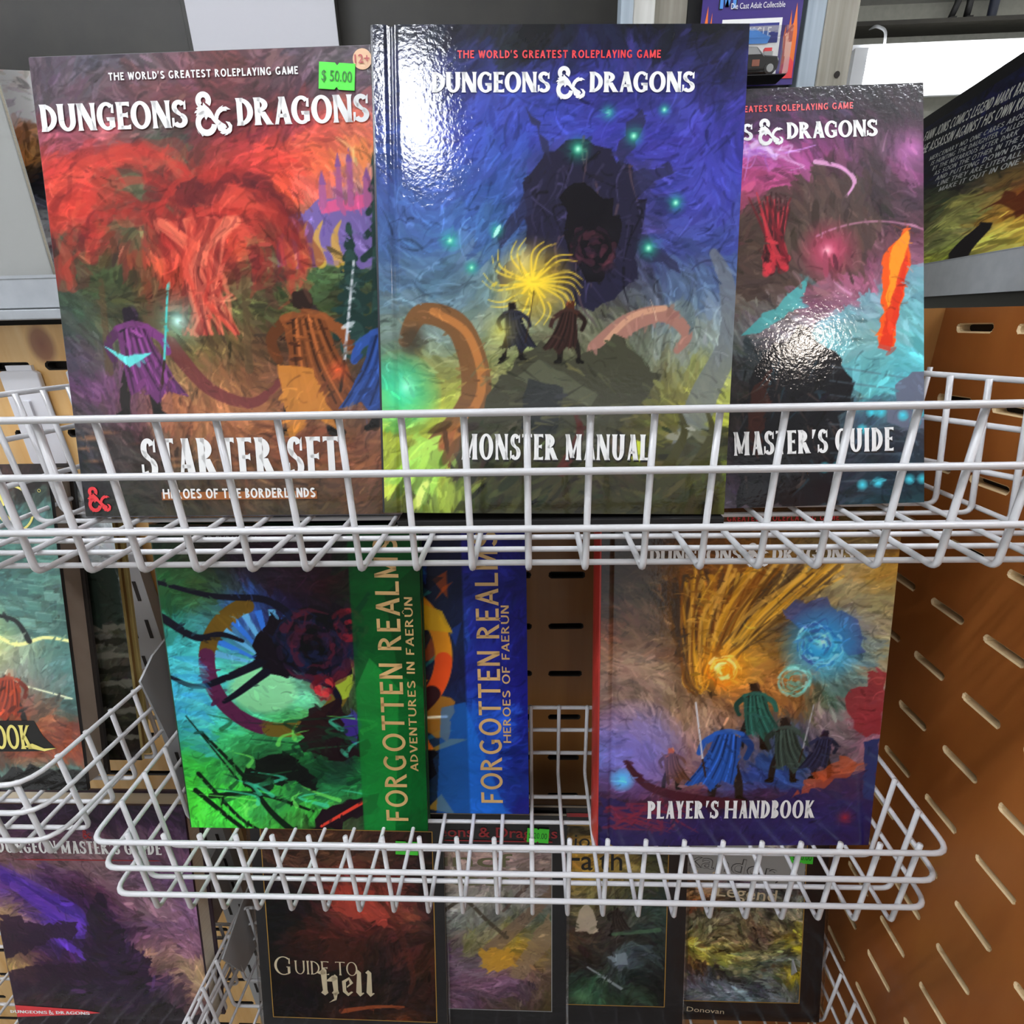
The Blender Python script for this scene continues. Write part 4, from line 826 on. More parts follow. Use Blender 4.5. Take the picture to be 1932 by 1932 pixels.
flat('subtitle', adv, moved(rot90(F_SANS.text('ADVENTURES IN FAERÛN', .0068, .160, 0, 0, 'l')), .2070, .0610), M['ink_gold'])

A_ = Art(200, 262, ['20204c 20204c 24245c 28286c 2c2c70 28246c 24206a', '20204c 28284c 24244c 20203c 2c2c70 2c2878 24206a', '20204c 28284c 3c3c3c 30302c 2c2c74 2c2a80 24206c', '3c3c30 5c4c20 c89c20 34343c 28407c 2c3080 24226c', '3c3c30 8c6c20 a8a030 20202c 2c4480 2a3084 24226c', '30302c 8c6c20 403818 d88c20 2c5490 2a3488 242470', '2c2c30 4c3c20 3c2020 c85420 2c3484 2c3080 242270', '402420 803c20 7c4c20 5c3420 2c50a0 2a3c94 242474', '3c2c28 c07c20 e8a030 805c38 2a6cb8 2a4ca0 242874', '2c2c30 40301c 24201c 3c9080 2a64b4 2a4ca0 242870', '24242c 24242c 1c1c2c 2c5c60 2a60b0 2a50a4 242870', '202038 202038 1c2848 2c6c60 2c60b0 2a54a8 26286c', '202038 202038 1c2040 204838 2a60b4 2a5cb0 2a2c78'], 61, warp=.05, strokes=1500, size=.035, jit=.08)
A_.poly([(0, 0), (.745, 0), (.745, 1), (0, 1)], '20222e', .72)
for k in range(34):
    x, y = .45+.25*A_.rng.random(), .1+.85*A_.rng.random(); r = .03+.05*A_.rng.random()
    A_.poly([(x, y), (x+r, y+r*.6*A_.rng.normal()), (x+r*A_.rng.normal(), y+r)], ('3c9c8c', 'e0a828', '1c1c2c', '2c4ca0', 'd06020', '307c9c')[k % 6], .55)
A_.ring(.36, .44, .30, .035, 'd08c28', -60, 35); A_.poly([(.56, .27), (.66, .30), (.70, .37), (.58, .36)], 'c8a028', .9); A_.poly([(.60, .56), (.70, .60), (.66, .74), (.56, .70)], 'a87428', .85, .006); A_.ring(.36, .44, .30, .035, 'd85828', 5, 35); A_.ring(.36, .44, .30, .035, '3c2024', 35, 120); A_.poly([(.48, .36), (.56, .38), (.58, .46), (.50, .47)], 'f0d028', .9)
A_.line([(.34, .665), (.66, .65)], .002, .006, 'f8e8d0'); A_.poly([(.46, .72), (.52, .66), (.60, .76), (.54, .80)], 'e88028', .9, .008)
A_.hill([(.4, .80), (.5, .74), (.62, .78), (.6, .86), (.42, .88)], '14141c', .012); A_.poly([(.60, 1), (.64, .62), (.74, .60), (.90, 1)], '2c74c8', .55)
her = hardcover('royal blue hardcover with gold lettering half hidden behind the green one', 'book', (-.2171, .3312, -.4222), AW, AH, .0125, 10.8, 0, 0, A_, M['artsatin'], '22245c', M['paper'], 1.1)
flat('book_title', her, moved(rot90(F_SANS.text('FORGOTTEN REALMS', .0195, .2520, 0, 0, 'l')), .1900, .0115), M['ink_gold'])
flat('subtitle', her, moved(rot90(F_SANS.text('HEROES OF FAERÛN', .0068, .128, 0, 0, 'l')), .1985, .0720), M['ink_gold'])

# --- purple guide, bottom left
QW, QH = .2376, .307
A_ = Art(260, 336, ['302034 34243a 38283c 3a283e 38263c', '2c1c34 34203c 38243c 3a2440 38283c', '5c4450 644a58 644a58 604a5c 5c4460', '7a5c58 6c5058 7c6468 6c5464 644860', '6c4c80 5c446c 7a6068 70586c 684a70', '5c3c80 3c2048 54304c 80686c 70546c', '8a7058 3c2068 34183c 7c606c 7a5878', 'a08058 4c2c88 2c1434 5c4458 7c5c74', '3c2438 44246c 281430 6c4c5c 745468', '8c7450 3c1c44 402468 8c7060 785464', 'b09858 34183c 3c2450 6c4c58 a8906c', '40283c 241428 3c2850 44304c a08068', '3c2028 281420 2c1c30 3c2c3c 7c5c58', '4c2030 3c1c38 241828 241c24 3c2c34', '34203c 2c1c30 241c28 241c24 30242c'], 71, warp=.06, strokes=2600, size=.035, jit=.08)
for k in range(5): A_.line([(.0+.04*k, .25+.03*k), (.25, .36+.02*k), (.42, .46+.02*k), (.28, .55), (.40, .64), (.55, .72)], .03, .016, ('5c3c9c', '4a2c8c', '3c2070', '7048a8', '54309c')[k], .55)
A_.hill([(.36, .84), (.40, .60), (.46, .44), (.52, .36), (.58, .46), (.62, .58), (.74, .66), (.70, .80), (.78, .86)], '281430', .014, .9)
A_.hill([(0, 1), (0, .90), (.3, .86), (.6, .88), (.8, .84), (1, .94), (1, 1)], '241a24', .014, .9); A_.strokes(300, .03, .2, (.3, .4, .8, .95), None)
A_.hill([(0, .46), (.2, .5), (.4, .49), (.36, .56), (.16, .60), (0, .66)], '2c1630', .012, .85); A_.hill([(0, .72), (.2, .68), (.46, .66), (.5, .72), (.2, .8), (0, .86)], '2c1630', .012, .8)
A_.finish(900, .018, .1)
dm5 = hardcover('purple hardcover guide with a red stripe at the bottom left corner', 'book', (-.6215, .327, -.7921), QW, QH, .026, 12, 0, -.1, A_, M['art'], '3a2a3c', M['paper'], 1.3)
flat('title_rule', dm5, [[(.03, .2372), (.06, .2365), (.20, .2380), (.205, .2384), (.20, .2390), (.06, .2382)]], M['ink_red2'])
flat('book_title', dm5, F_TITLE.text("DUNGEON MASTER'S GUIDE", .0160, .190, .111, .2460), M['ink_white'])
flat('corner_emblem', dm5, ampersand(.011, .118, .2650), M['ink_red2'])
flat('red_band', dm5, [[(0, .0215), (.08, .0275), (.104, .0305), (.080, .0345), (.0, .0385)]], M['ink_red'])
flat('game_logo', dm5, F_LOGO.text('DUNGEONS', .0042, .046, .0385, .0275, 'r')+F_LOGO.text('DRAGONS', .0042, .042, .049, .0278, 'l')+ampersand(.0065, .0405, .0265), M['ink_white'], -.001)

# --- left basket: rule book and the stairs book
A_ = Art(240, 310, ['302420 3a2a28 3a2a24 3a2c28 342824', '302424 3a2826 3c2a26 342624 302420', '40302c 34403c 34504c 3c5450 5c8078', '3c5450 40605c 5c8880 40605c 5a8078', '4a6c68 50746c 608c80 40645c 54786e', '4c706c 54786e 6c988c 486c66 54786e', '50746c 6c8878 88a890 54786e 507068', '546c68 7c9078 e0e098 6c9080 486860', '44605c 44504c f0f0b0 a0b090 50746c', '40403c 54504c b0b080 889080 58807c', '585854 5c5854 6c5850 8c7c70 5c807c', '50504c 5c5850 7c7468 88503c 4c6c68', '606458 505450 444038 985030 784030', '7c7c5c 6c7058 3c3834 804830 8c4c34', '9c9060 8c8c68 60645c 608078 547068', '3c3c34 4c4c40 3c443c 344440 2c3430'], 81, warp=.035, strokes=1900, size=.026, jit=.1)
for k in range(70):
    x, y = .45+.5*A_.rng.random(), .14+.38*A_.rng.random(); A_.poly([(x, y), (x+.06, y+.005), (x+.06, y+.03), (x, y+.025)], ('5c8c80', '3c5c58', '78a498', '4a706a')[k % 4], .6)
    A_.line([(x, y), (x+.06, y+.005)], .002, .002, '98c4b4', .4, False)
A_.glow(.58, .50, .22, 'e8f080', .95, 1.1); A_.glow(.58, .50, .08, 'ffffe8', .9); A_.line([(.66, .47), (.78, .53), (.9, .51), (1, .52)], .008, .006, 'f0f4a0'); A_.line([(.5, .60), (.75, .65), (.98, .70)], .004, .003, 'e8f0c8')
A_.line([(.72, .44), (.80, .46), (.84, .52)], .006, .012, '1c2424')
A_.walker(.74, .80, .20, '8c3c24', 'a89880', None, -1); A_.walker(.45, .82, .27, '34302c', '241c18', 'c8d0c8')
A_.hill([(0, .97), (.2, .93), (.5, .955), (.8, .92), (1, .94), (1, 1), (0, 1)], '1c1c1a', .01)
A_.finish(900, .016, .1)
bk = hardcover('teal rule book with yellow lettering and thick grey pages in the left basket', 'book', (-.5976, .3080, -.3703), .216, .279, .024, 14, 0, 0, A_, M['art'], '2c2826', M['greypaper'], 1.15)
flat('title_plate', bk, [[(.072, .0340), (.185, .0360), (.193, .0385), (.183, .0500), (.177, .0635), (.067, .0630)]], M['ink_dark'], -.0006)
F_FANT = Face(.26, .12, .10, .03)
flat('book_title', bk, F_FANT.text('RULEBOOK', .0215, .0800, .173, .0380, 'r')+[[(.165, .0400), (.183, .0360), (.194, .0390), (.183, .0385), (.173, .0430)]], M['ink_yellow'], -.0009)
flat('brand_lettering', bk, F_FANT.text('R', .030, .028, .186, .2290, 'r')+Face(.2, .2, 0).arc(.184, .2440, .0175, .0190, -80, 100, .0018, .0018, 20), M['ink_yellow'])
flat('trademark', bk, Face(.2, .2, 0).arc(.2075, .258, .0014, .0014, 0, 360, .0004, .0004, 12), M['ink_yellow'])

A_ = Art(180, 270, ['34383c 9aa0a4 a8aeb2 b0b4b8 aab0b4', '2c3034 a0a6aa 3c4044 a8aeb0 b0b6b8', '5c6468 a8aeb2 24282c b0b6ba a8aeb2', '70787c a0a6a8 24282c acb2b4 9ca4a4', '808888 a4a8aa 8c9492 3c443c 343a34', '7c8484 989c9c 50564e 4c4c44 3c3c34', '6c7070 74787a 3c3e38 54524a 40403a', '4c4c48 5c5a54 5c584e 4c4a40 3c3a34', '443c34 54503e 54523c 34342c 2c2c28', '34302c 3c3c34 34342c 302e28 2c2a24', '2c2828 34342c 44482c 302e28 24221e', '281c1c 302c28 2c2c24 282420 241c1c'], 91, warp=.05, strokes=1400, size=.04, jit=.1)
for k in range(9): A_.poly([(.42-.02*k, .52+.05*k), (1, .50+.05*k), (1, .52+.05*k), (.42-.02*k, .545+.05*k)], ('5c5a52', '24241f')[k % 2], .8, .006)
A_.hill([(.50, .47), (.60, .36), (.75, .31), (1, .29), (1, .50), (.6, .52)], '2c332e', .014)
A_.hill([(.08, .14), (.2, .19), (.42, .23), (.34, .30), (.22, .33), (.1, .30)], '17181c', .02)
for k in range(16): A_.ell(.3+.6*A_.rng.random(), .05+.3*A_.rng.random(), .008, .008, 'e8ecee', .7)
A_.finish(500, .02, .1)
rv = hardcover('narrow dark book with a stone stairway cover tucked behind the teal rule book', 'book', (-.5200, .3400, -.3703), .163, .262, .012, 13, 0, 0, A_, M['art'], 'b8a468', material('brown_gilt_edges', '8a6a3c', .5), 1.7)

# ------------------------------------------------------------------ row of bagged slim books in the bottom basket
def bagged(label, loc, w, h, lean, roll, art, frame, px, pz, pw, ph, line='gold_line', rules=True):
    t = thing('bagged_slim_book', label, 'book', loc, 'bagged slim books in the bottom basket', math.radians(lean), 0, math.radians(roll))
    box('front_cover', 0, w, 0, .0006, 0, h, M['blackgloss'], t); box('back_cover', 0, w, .0044, .005, 0, h, M['blackgloss'], t)
    box('page_block', .001, w-.0005, .0006, .0044, .0005, h-.0005, M['paper'], t)
    art_sheet('cover_picture', t, art, pw, ph, M['artsatin'], 1.4, px, pz, -.0003)
    b = .0009
    if rules: flat('frame_line', t, [rect(px-b, px+pw+b, pz-b, pz), rect(px-b, px+pw+b, pz+ph, pz+ph+b), rect(px-b, px, pz, pz+ph), rect(px+pw, px+pw+b, pz, pz+ph)], M[line], -.0005)
    g = MB(); g.add([(-.003, -.0017, -.0002), (w+.003, -.0017, -.0002), (w+.003, -.0017, h+.004), (-.003, -.0017, h+.004), (-.003, .0060, -.0002), (w+.003, .0060, -.0002), (w+.003, .0060, h+.004), (-.003, .0060, h+.004)], [(0, 1, 2, 3), (5, 4, 7, 6), (4, 0, 3, 7), (1, 5, 6, 2)])
    g.obj('plastic_sleeve', M['clear'], t)
    return t
A_ = Art(220, 270, ['4a3028 503828 54382c 4c342c 3c2c28', '503a30 5c4438 6a4c3c 4c3630 342826', '483430 5c4038 7a4438 5c3a34 302826', '2c2428 3c2828 8a4038 7c4038 34282a', '1c1a1e 2c2024 9c4c3c 84443c 2a2428', '18181c 2c2022 6c3830 7a4438 2c2628', '18161a 4c2822 4c2a26 54302c 3a2624', '1a1618 3c241f 4a2a22 3c2826 4c2c24', '1a1618 28191a 3a221e 302424 44281f', '1c1618 1e1618 28201e 2a2222 3c241c', '1c1618 1e1618 301e1a 3a241c 3a2420', '1c1618 201818 5a3020 6a3c24 2c2020'], 101, warp=.09, strokes=1500, size=.045, jit=.12)
A_.line([(.42, .60), (.35, .70), (.52, .66), (.50, .84)], .05, .04, '4c2a22', .7); A_.line([(.66, .34), (.78, .5), (.86, .74), (.84, .84)], .03, .012, '5a3228', .6)
A_.hill([(.34, .33), (.44, .28), (.62, .30), (.74, .44), (.70, .50), (.56, .45), (.42, .42)], 'a84c40', .014, .75)
A_.line([(.42, .955), (.62, .925), (.8, .92)], .016, .006, 'a85c34', .8)
A_.finish(600, .02, .12)
gth = bagged('black bagged book with a gold frame and gothic lettering, leftmost of the bottom row', (-.3174, .3240, -.7826), .216, .279, 13.9, -.6, A_, 1, .0125, .0285, .1910, .2400)
F_ROM = Face(.12, .05, .05, .10)
flat('title_line', gth, F_ROM.text('G', .0235, .020, .0175, .0850, 'l')+F_ROM.text('UIDE TO', .0175, .073, .0410, .0865, 'l'), M['ink_cream'], -.0008)
hell = []
for x, tall in ((.0705, 1), (.0830, .72)):   # broken black letter strokes of the second word
    hell += [[(x, .0570), (x+.0045, .0535), (x+.0085, .0570), (x+.0075, .0610), (x+.0075, .0570+.030*tall), (x+.0045, .0600+.030*tall), (x+.0005, .0560+.030*tall), (x+.0022, .0600)]]
hell += [[(.0665, .0830), (.0745, .0880), (.0775, .0830), (.0735, .0800)], [(.076, .0720), (.0845, .0800), (.091, .0760), (.0850, .0720)], [(.0845, .0560), (.0905, .0600), (.0880, .0480), (.0790, .0440), (.0855, .0495)]]
hell += [[(.0960, .0590), (.1020, .0535), (.1080, .0590), (.1060, .0600), (.1025, .0575), (.1000, .0610), (.1000, .0720), (.1035, .0750), (.1045, .0700), (.1010, .0665), (.1010, .0645), (.1085, .0710), (.1040, .0785), (.0955, .0730)]]
for x in (.1115, .1235): hell += [[(x, .0590), (x+.0045, .0535), (x+.0095, .0580), (x+.0080, .0590), (x+.0065, .0580), (x+.0065, .0850), (x+.0030, .0885), (x-.0005, .0850), (x+.0018, .0830)]]
flat('gothic_word', gth, moved(hell, 0, .006), M['ink_cream'], -.0009)
flat('author_line', gth, plain('Chris Pramas', .0075, .108, .0130, width=.062), M['ink_red2'], -.0008)
price_sticker(gth, .1760, .2500, .0250, .0160, '$ 30.00', -.03, -.0022)
A_ = Art(170, 220, ['9a8880 a08c84 a08c86 94847e 8c7c78', '94847c a4928a a48e88 9c8a84 908078', '8c7c78 a09088 a49490 968a84 8c7c7c', '847478 a8a09a a8a098 8a8680 847874', '6c6070 9c9894 a09c94 74746c 74746a', '605868 8c8c8c 8c8c84 6c7068 5c6458', '5c5064 74747a 7c7c70 8c8450 5c5c4c', '5c4a5c 6c5c6c 84805c a88c38 7c6c50', '74586c 7c6478 6c6464 a07c3c 746450', '6c5468 80687c 70606a 8c7060 6c5c50', '5c4c58 745c70 7c6070 74586c 645440', '6a5058 786070 74586c 6a5464 5c5038', '584858 6c5464 644c5c 5c5040 54482c'], 111, warp=.06, strokes=1400, size=.045, jit=.1)
A_.line([(.95, .12), (.70, .38), (.86, .2)], .006, .010, '5c4a44', .7); A_.line([(.62, .62), (.98, .28), (1, .22)], .05, .02, '7c6858', .8); A_.poly([(.98, .38), (.72, .78), (.82, .80), (1, .56)], '8c7860', .8, .006)
A_.hill([(.0, .66), (.10, .56), (.30, .54), (.38, .62), (.34, .80), (.2, .86), (0, .9)], '6c5070', .014, .8); A_.line([(.32, .40), (.46, .32), (.60, .44), (.72, .54)], .012, .014, '4c4438', .8)
A_.poly([(.54, .62), (.74, .60), (.78, .70), (.66, .76), (.56, .74)], 'b89038', .85, .01)
F_ROM2 = Face(.16, .07, .05, .10)
A_.finish(600, .02, .12)
gia = bagged('bagged slim book with a mauve and grey picture, second from left in the bottom row', (-.1800, .3325, -.7826), .216, .279, 14, -.3, A_, 1, .0150, .0330, .1840, .2070, 'ink_grey')
flat('series_line', gia, plain('Dungeons & Dragons', .0125, .118, .2530, width=.175, bold=.012), M['ink_red2'], -.0008); flat('title_rule', gia, [rect(.03, .2, .2475, .2490)], M['ink_red2'], -.0008)
flat('title_lettering', gia, plain('uncf', .0170, .108, .2165, width=.095, bold=.01)+plain('es', .0170, .118, .1930, width=.07, bold=.01), material('olive_ink', '7c7a54', .5), -.0006)
price_sticker(gia, .1840, .2570, .0240, .0170, '$ 20.00', -.06, -.0022)
A_ = Art(170, 220, ['2c2c28 3c3828 34342c 2a2c2c 2a2a2c', '8c7440 b08c44 a48848 5c5840 343838', 'a48440 c09848 a88848 7c7048 3c4038', 'a08440 c09448 ac8c44 8c7c48 50503c', '84744c a08c50 948450 6c6444 4c5040', '6c6448 a0947c 7c7450 5c5c44 3c443c', '5c5440 908474 6c6448 4c5048 3c4844', '443c34 7c7464 544c44 4c4c44 44544c', '4c4034 84744c 54483c 3c3c3c 38443e', '54442c 6c5c38 4c4034 44443f 34383a', '3c3430 44382e 342e2c 505a60 30322f', '3a302c 34302e 3c3634 4c5458 2c2c2a', '4c3030 34343a 384238 344038 2a2a28', '543438 3c4c44 44644c 3c4c3c 26282a', '3c2c2c 3c4c40 3c5440 343c34 242426'], 121, warp=.06, strokes=1500, size=.045, jit=.12)
A_.hill([(.42, .58), (.44, .48), (.49, .42), (.54, .48), (.57, .58)], 'b8ac98', .008, .85); A_.walker(.68, .60, .17, '3c342f', '2c221e')
A_.line([(.50, .78), (.72, .90)], .006, .010, '9ca4a8', .8, False); A_.poly([(.62, .72), (.74, .69), (.76, .76), (.68, .77)], '8c98a0', .8, .008); A_.line([(.66, .59), (.95, .56)], .012, .016, '5c7c60', .7); A_.glow(.46, .95, .12, '6c9c70', .7)
A_.finish(600, .02, .12)
cha = bagged('bagged slim book with a yellow sky picture, third from left in the bottom row', (-.0435, .3410, -.7826), .216, .279, 14.2, -.2, A_, 1, .0150, .0300, .1790, .2280)
flat('series_line', cha, [rect(.03, .2, .2690, .2735)], M['ink_red2'], -.0008)
flat('title_lettering', cha, moved(plain('Vision', .0170, 0, 0, width=.062, shear=.05), .0880, .2320)+plain('of', .0100, .1340, .2325, width=.016)+plain('Faith', .0260, .1130, .2040, width=.060, bold=.004), M['ink_dark'], -.0006)
A_ = Art(180, 240, ['a8a8a4 a8a8a2 4c443c 30282a 2c2226', 'a8a8a4 a8a8a2 a4a49c 8c8c84 484040', 'a4a09c a4a09a 9c9894 9c9a94 94948c', '8c8480 8c8680 84807c 8c8a84 908c84', '7c706c 7c726c 706a6c 6c686c 74706c', 'a07a5c 8c705c 5c5460 544c58 544c54', '844c38 a88c64 64605c 5c5a60 6c6864', '6c4434 8c5c44 5c5848 6c6c60 8c8c80', '5c4434 4c4838 5c5a4c 7c7864 7c7c6c', '6c5c48 74705c 7c745c 84785c 6c6850', '8c845c 74684c 74684c 6c5c54 8c8438', '74442c a89848 7c7450 84745c a49c34', '7c4430 84803c a09850 8c8c6c 54544c', '6c3c2c 6c5c34 8c8850 4c5450 8c9488', '5c342c 4c3c34 44443c 74786c 9c8c34', '6c4c40 5c5458 6c7480 4c5050 a4982c', '64504c 747480 7c8890 6c7880 5c6058', '44484c 5c6468 74808c 647078 54585c'], 131, warp=.07, strokes=2400, size=.035, jit=.2)
for k in range(120):
    x, y = A_.rng.random(), .36+.5*A_.rng.random(); A_.ell(x, y, .012+.03*A_.rng.random(), .008+.02*A_.rng.random(), ('34342c', '8c8464', 'a8a088', '5c4434', 'c0b488')[k % 5], .6, 3)
A_.finish(600, .02, .12)
jak = bagged('bagged slim book with a busy earth coloured picture, rightmost of the bottom row', (.1184, .3495, -.7826), .216, .262, 14.8, 0, A_, 1, .0180, .0260, .1730, .2200)
flat('title_band', jak, [[(.019, .247), (.019, .192), (.190, .174), (.190, .216)]], M['ink_grey'], -.0005)
OUT = material('outline_ink', '2c2c2c', .5)
T1 = plain('Jakandor,', .0200, .098, .2050, width=.136, bold=.014); flat('title_outline', jak, T1, OUT, -.0007, -.17, (.03, .21)); flat('title_lettering', jak, plain('Jakandor,', .0200, .098, .2050, width=.136, bold=-.004), M['ink_grey'], -.0009, -.17, (.03, .21))
flat('title_second_line', jak, plain('Land of', .0105, .064, .1885, width=.052, bold=.004)+plain('Legend', .0155, .128, .1690, width=.068, bold=.006), M['ink_cream'], -.0009, -.10, (.03, .19))
flat('author_line', jak, plain('Dale Donovan', .0065, .070, .0140, width=.070), M['ink_cream'], -.0009, -.06, (.03, .014))
price_sticker(jak, .1850, .2130, .0255, .0150, '$ 20.00', -.05, -.0022)

# ------------------------------------------------------------------ upper shelves and what stands on them
sh = thing('metal_shelf', 'grey metal shelf with a raised lip at the left, above the pine board', 'shelf', (-.8, .47, 0))
m = MB(); m.box(-.42, .40, 0, .004, .0180, .0430); m.box(-.42, .40, -.0005, .0045, .0415, .0440); m.obj('lip', M['shelf'], sh)
m = MB(); m.box(-.42, .40, -.004, .004, .0080, .0165); m.obj('lower_rail', M['shelf'], sh, bevel=.001)
m = MB(); m.box(-.42, .40, .004, .125, .0165, .0215); m.obj('deck', M['shelf'], sh)
rs = thing('metal_shelf', 'grey metal shelf at the right above the slotted board, comics standing on it', 'shelf', (.4755, .6814, 0), yaw=math.atan2(-.983, -.1835))
m = MB(); m.box(-.45, .42, 0, .003, .0130, .0500); m.box(-.45, .42, 0, .012, .0490, .0505); m.obj('lip', M['shelf'], rs)
m = MB(); m.box(-.45, .42, .003, .26, .0150, .0200); m.obj('deck', M['shelf'], rs)
m = MB(); m.box(-.45, .42, .030, .050, -.040, .0150); m.obj('bearer', M['blackgloss'], rs)
yawR = math.atan2(-.983, -.1835)
def on_right(s, d, z):
    u = Vector((math.cos(yawR), math.sin(yawR), 0)); n = Vector((-math.sin(yawR), math.cos(yawR), 0)); p = Vector((.4755, .6814, z))+u*s+n*d; return tuple(p)
def comic(label, loc, w, h, th, lean, yaw, roll, art, mat, edge, gain=1.0, name='comic_book'):
    t = thing(name, label, 'comic book', loc, None, math.radians(lean), yaw, math.radians(roll)); em = material('comic_cover_edge', edge, .3, coat=.4)
    box('front_cover', 0, w, 0, .0005, 0, h, em, t); box('back_cover', 0, w, th-.0005, th, 0, h, em, t); box('page_block', .001, w-.0005, .0005, th-.0005, .0005, h-.0005, M['paper'], t)
    if art is not None: art_sheet('cover_art', t, art, w, h, mat, gain, 0, 0, -.0004)
    return t
A_ = Art(240, 290, ['1c1e38 1c1e3a 1e2040 1c2040 1c2038']*1+['1a1c30 1c2038 1e2240 1c2040 1a1e38']*4+['2c302c 34382e 24262c 1c2038 181c34', '3a3c30 50503c 5c5844 6c5034 3c2c24', '4c3c28 54543c 8c8450 7a4c30 5c2c1c', '4a2c20 5c5c40 a0a060 8c5428 7c4420', '503824 6c6840 a8ac70 d0a040 a85c24', '7c5428 8c8438 98a048 d8cc68 d8a838', '84602c 54442c a8a838 d4d888 e0d868', '6c4c24 4c3c24 a09c30 b8b850 d8d498'], 141, warp=.05, strokes=1500, size=.045, jit=.14)
A_.hill([(.50, .94), (.52, .80), (.58, .70), (.63, .72), (.60, .82), (.62, .97), (.55, 1)], '241c24', .008); A_.hill([(.62, .62), (.8, .56), (.9, .66), (.86, .80), (.80, .84), (.74, .76)], '5c2c1a', .02, .8); A_.glow(.80, .86, .12, 'f0c040', .8)
cm = comic('navy comic collection with white lettering, front of the shelf at the right edge', on_right(-.26, .016, .0228), .50, .220, .014, 10, yawR, 0, A_, M['artsatin'], '22243a')
F_SLAB = Face(.16, .14, .0, .12, .82)
flat('headline', cm, F_SLAB.text('FANN JOINS COMICS LEGEND MARK BAGLEY', .0120, .232, .055, .2000, 'l')+F_SLAB.text('HE ASSASSIN AGAINST HIS OWN KIND', .0120, .222, .067, .1830, 'l'), material('ink_pale', 'cfcfc8', .5), -.0008, -.05, (.06, .20))
BL = ['MERCENARY NO ONE CARES ABOUT', 'IS HUNTING THE DAUGHTER CALLED', 'BY THE NEFARIOUS AFTER DARK', 'AS SOON THE OTHER IN THE PAST', 'AND PUTTING DOWN DEAD', 'LINE THEY ARE LITERALLY', 'MAKE IT OUT IN ONE PIECE']
flat('blurb', cm, sum([F_SLAB.text(t, .0054, .195-.014*(i % 3), .100+.011*i, .1640-i*.0078, 'l') for i, t in enumerate(BL)], []), M['ink_grey'], -.0008, -.03, (.2, .15))
A_ = Art(60, 60, ['24242a 202026 1c1c22', '28262c 222228 1e1e24'], 151, strokes=100)
comic('plain dark comic standing behind the navy one with its top edge showing', on_right(-.36, .036, .0222), .36, .252, .010, 10, yawR, 0, A_, M['artsatin'], '1c1c22')
A_ = Art(60, 60, ['7c7c78 868682 8c8c88', '848480 8a8a86 8c8c88'], 152, strokes=60, detail=.04)
comic('grey backed comic at the back of the right shelf', on_right(-.30, .050, .0222), .36, .240, .008, 10, yawR, 0, A_, M['artsatin'], '8c8c88')
# left shelf
A_ = Art(90, 130, ['b0b3ae b2b5b0 b4b6b2', 'b0b3ae b4b6b2 b6b8b4', 'b4b6b2 b6b8b4 b8bab6'], 161, strokes=60, detail=.03)
gb = comic('pale grey comic backing board in a bag on the left shelf', (-.606, .496, .0215), .172, .262, .004, 4, 0, 2.2, A_, material('board_art', 'b4b6b2', .45, coat=.3), 'c4c6c2', name='bagged_comic')
g = MB(); g.box(-.002, .174, -.0012, -.0010, 0, .266); g.obj('plastic_sleeve', M['clear'], gb)
A_ = Art(180, 260, ['c09c84 d0a890 e8dcd8 f4f2f2', 'c09078 d8c0b4 f0ecee f6f4f8', 'c07c70 d8b8bc ece4ea f0ecee', '5c4c50 7c6c70 c09070 a8988c', '6c5448 d09c40 c88c50 6c5c54', '30343c 24282c 2c2c30 3c3a3a', '3c4048 c0c4cc 4c5058 24262a', '8c9098 e0e0e4 d8d8dc a0a0a4', 'd8d8dc e4e4e8 e0e0e4 8c5a4c', '3c78c8 d0d4dc e8e8ea 7c4438', '2c64b8 3c78c8 a0b4d0 6c3c34', '3c3c44 2c64b8 3c70c0 4c3c40'], 171, warp=.06, strokes=900, size=.06, jit=.12)  # pale upper rows paint white glare into the cover colours
comic('glossy colourful comic tucked behind the boxed game on the left shelf', (-.592, .522, .0300), .172, .196, .005, 7, math.radians(2), -3.5, A_, M['art'], 'd8d8dc')

up = thing('olive_backdrop', 'dark olive board behind the top books, above the pine and plywood', 'board', (0, .60, 0)); box('board', -1.3, .165, 0, .015, .0, .75, M['dark'], up); box('stile', .146, .165, -.004, 0, 0, .75, M['dark'], up)
box('foot_rail', -1.3, .05, -.08, .015, .0040, .0120, M['dark'], up)
cd = thing('sign_card', 'blank white card in a clear sleeve hanging above the boxed game', 'sign', (-.2425, .590, .19)); box('card', -.069, .069, 0, .0012, 0, .30, M['white'], cd); g = MB(); g.box(-.072, .072, -.0018, -.0012, -.003, .303); g.obj('plastic_sleeve', M['clear'], cd)
g = MB(); g.box(-.006, .006, -.001, .0095, .285, .297); g.obj('fixing_tab', M['white'], cd)

pw = thing('upright_post', 'painted upright with blue grey and worn white faces behind the central hardcover', 'post', (.0872, .505, .0))
box('blue_face', -.0130, -.0035, 0, .020, 0, .62, M['bluepost'], pw, .0006); box('white_face', -.0035, .0133, .001, .020, 0, .62, M['whitepost'], pw, .0006)
ob = thing('narrow_board', 'narrow olive board between the painted upright and the toy car pack', 'board', (.118, .512, 0)); box('board', -.0170, .0085, 0, .012, 0, .62, M['post'], ob)
db = thing('pegboard_strip', 'dark strip behind the toy car pack', 'board', (.172, .512, 0)); box('board', -.0450, .0405, 0, .010, 0, .62, M['black'], db)
pr = thing('wooden_post', 'wooden post with a blue grey left face right of the toy car pack', 'post', (.232, .498, 0))
box('timber', -.0040, .0200, 0, .05, 0, .64, M['post'], pr, .001); box('painted_face', -.0185, -.0040, .001, .05, 0, .64, M['bluepost'], pr, .001)
g = MB(); g.lathe([(.0022, -.0006), (.0022, .0004)], (.0110, 0, .172), 'y', 12); g.obj('nail_hole', M['hole'], pr)

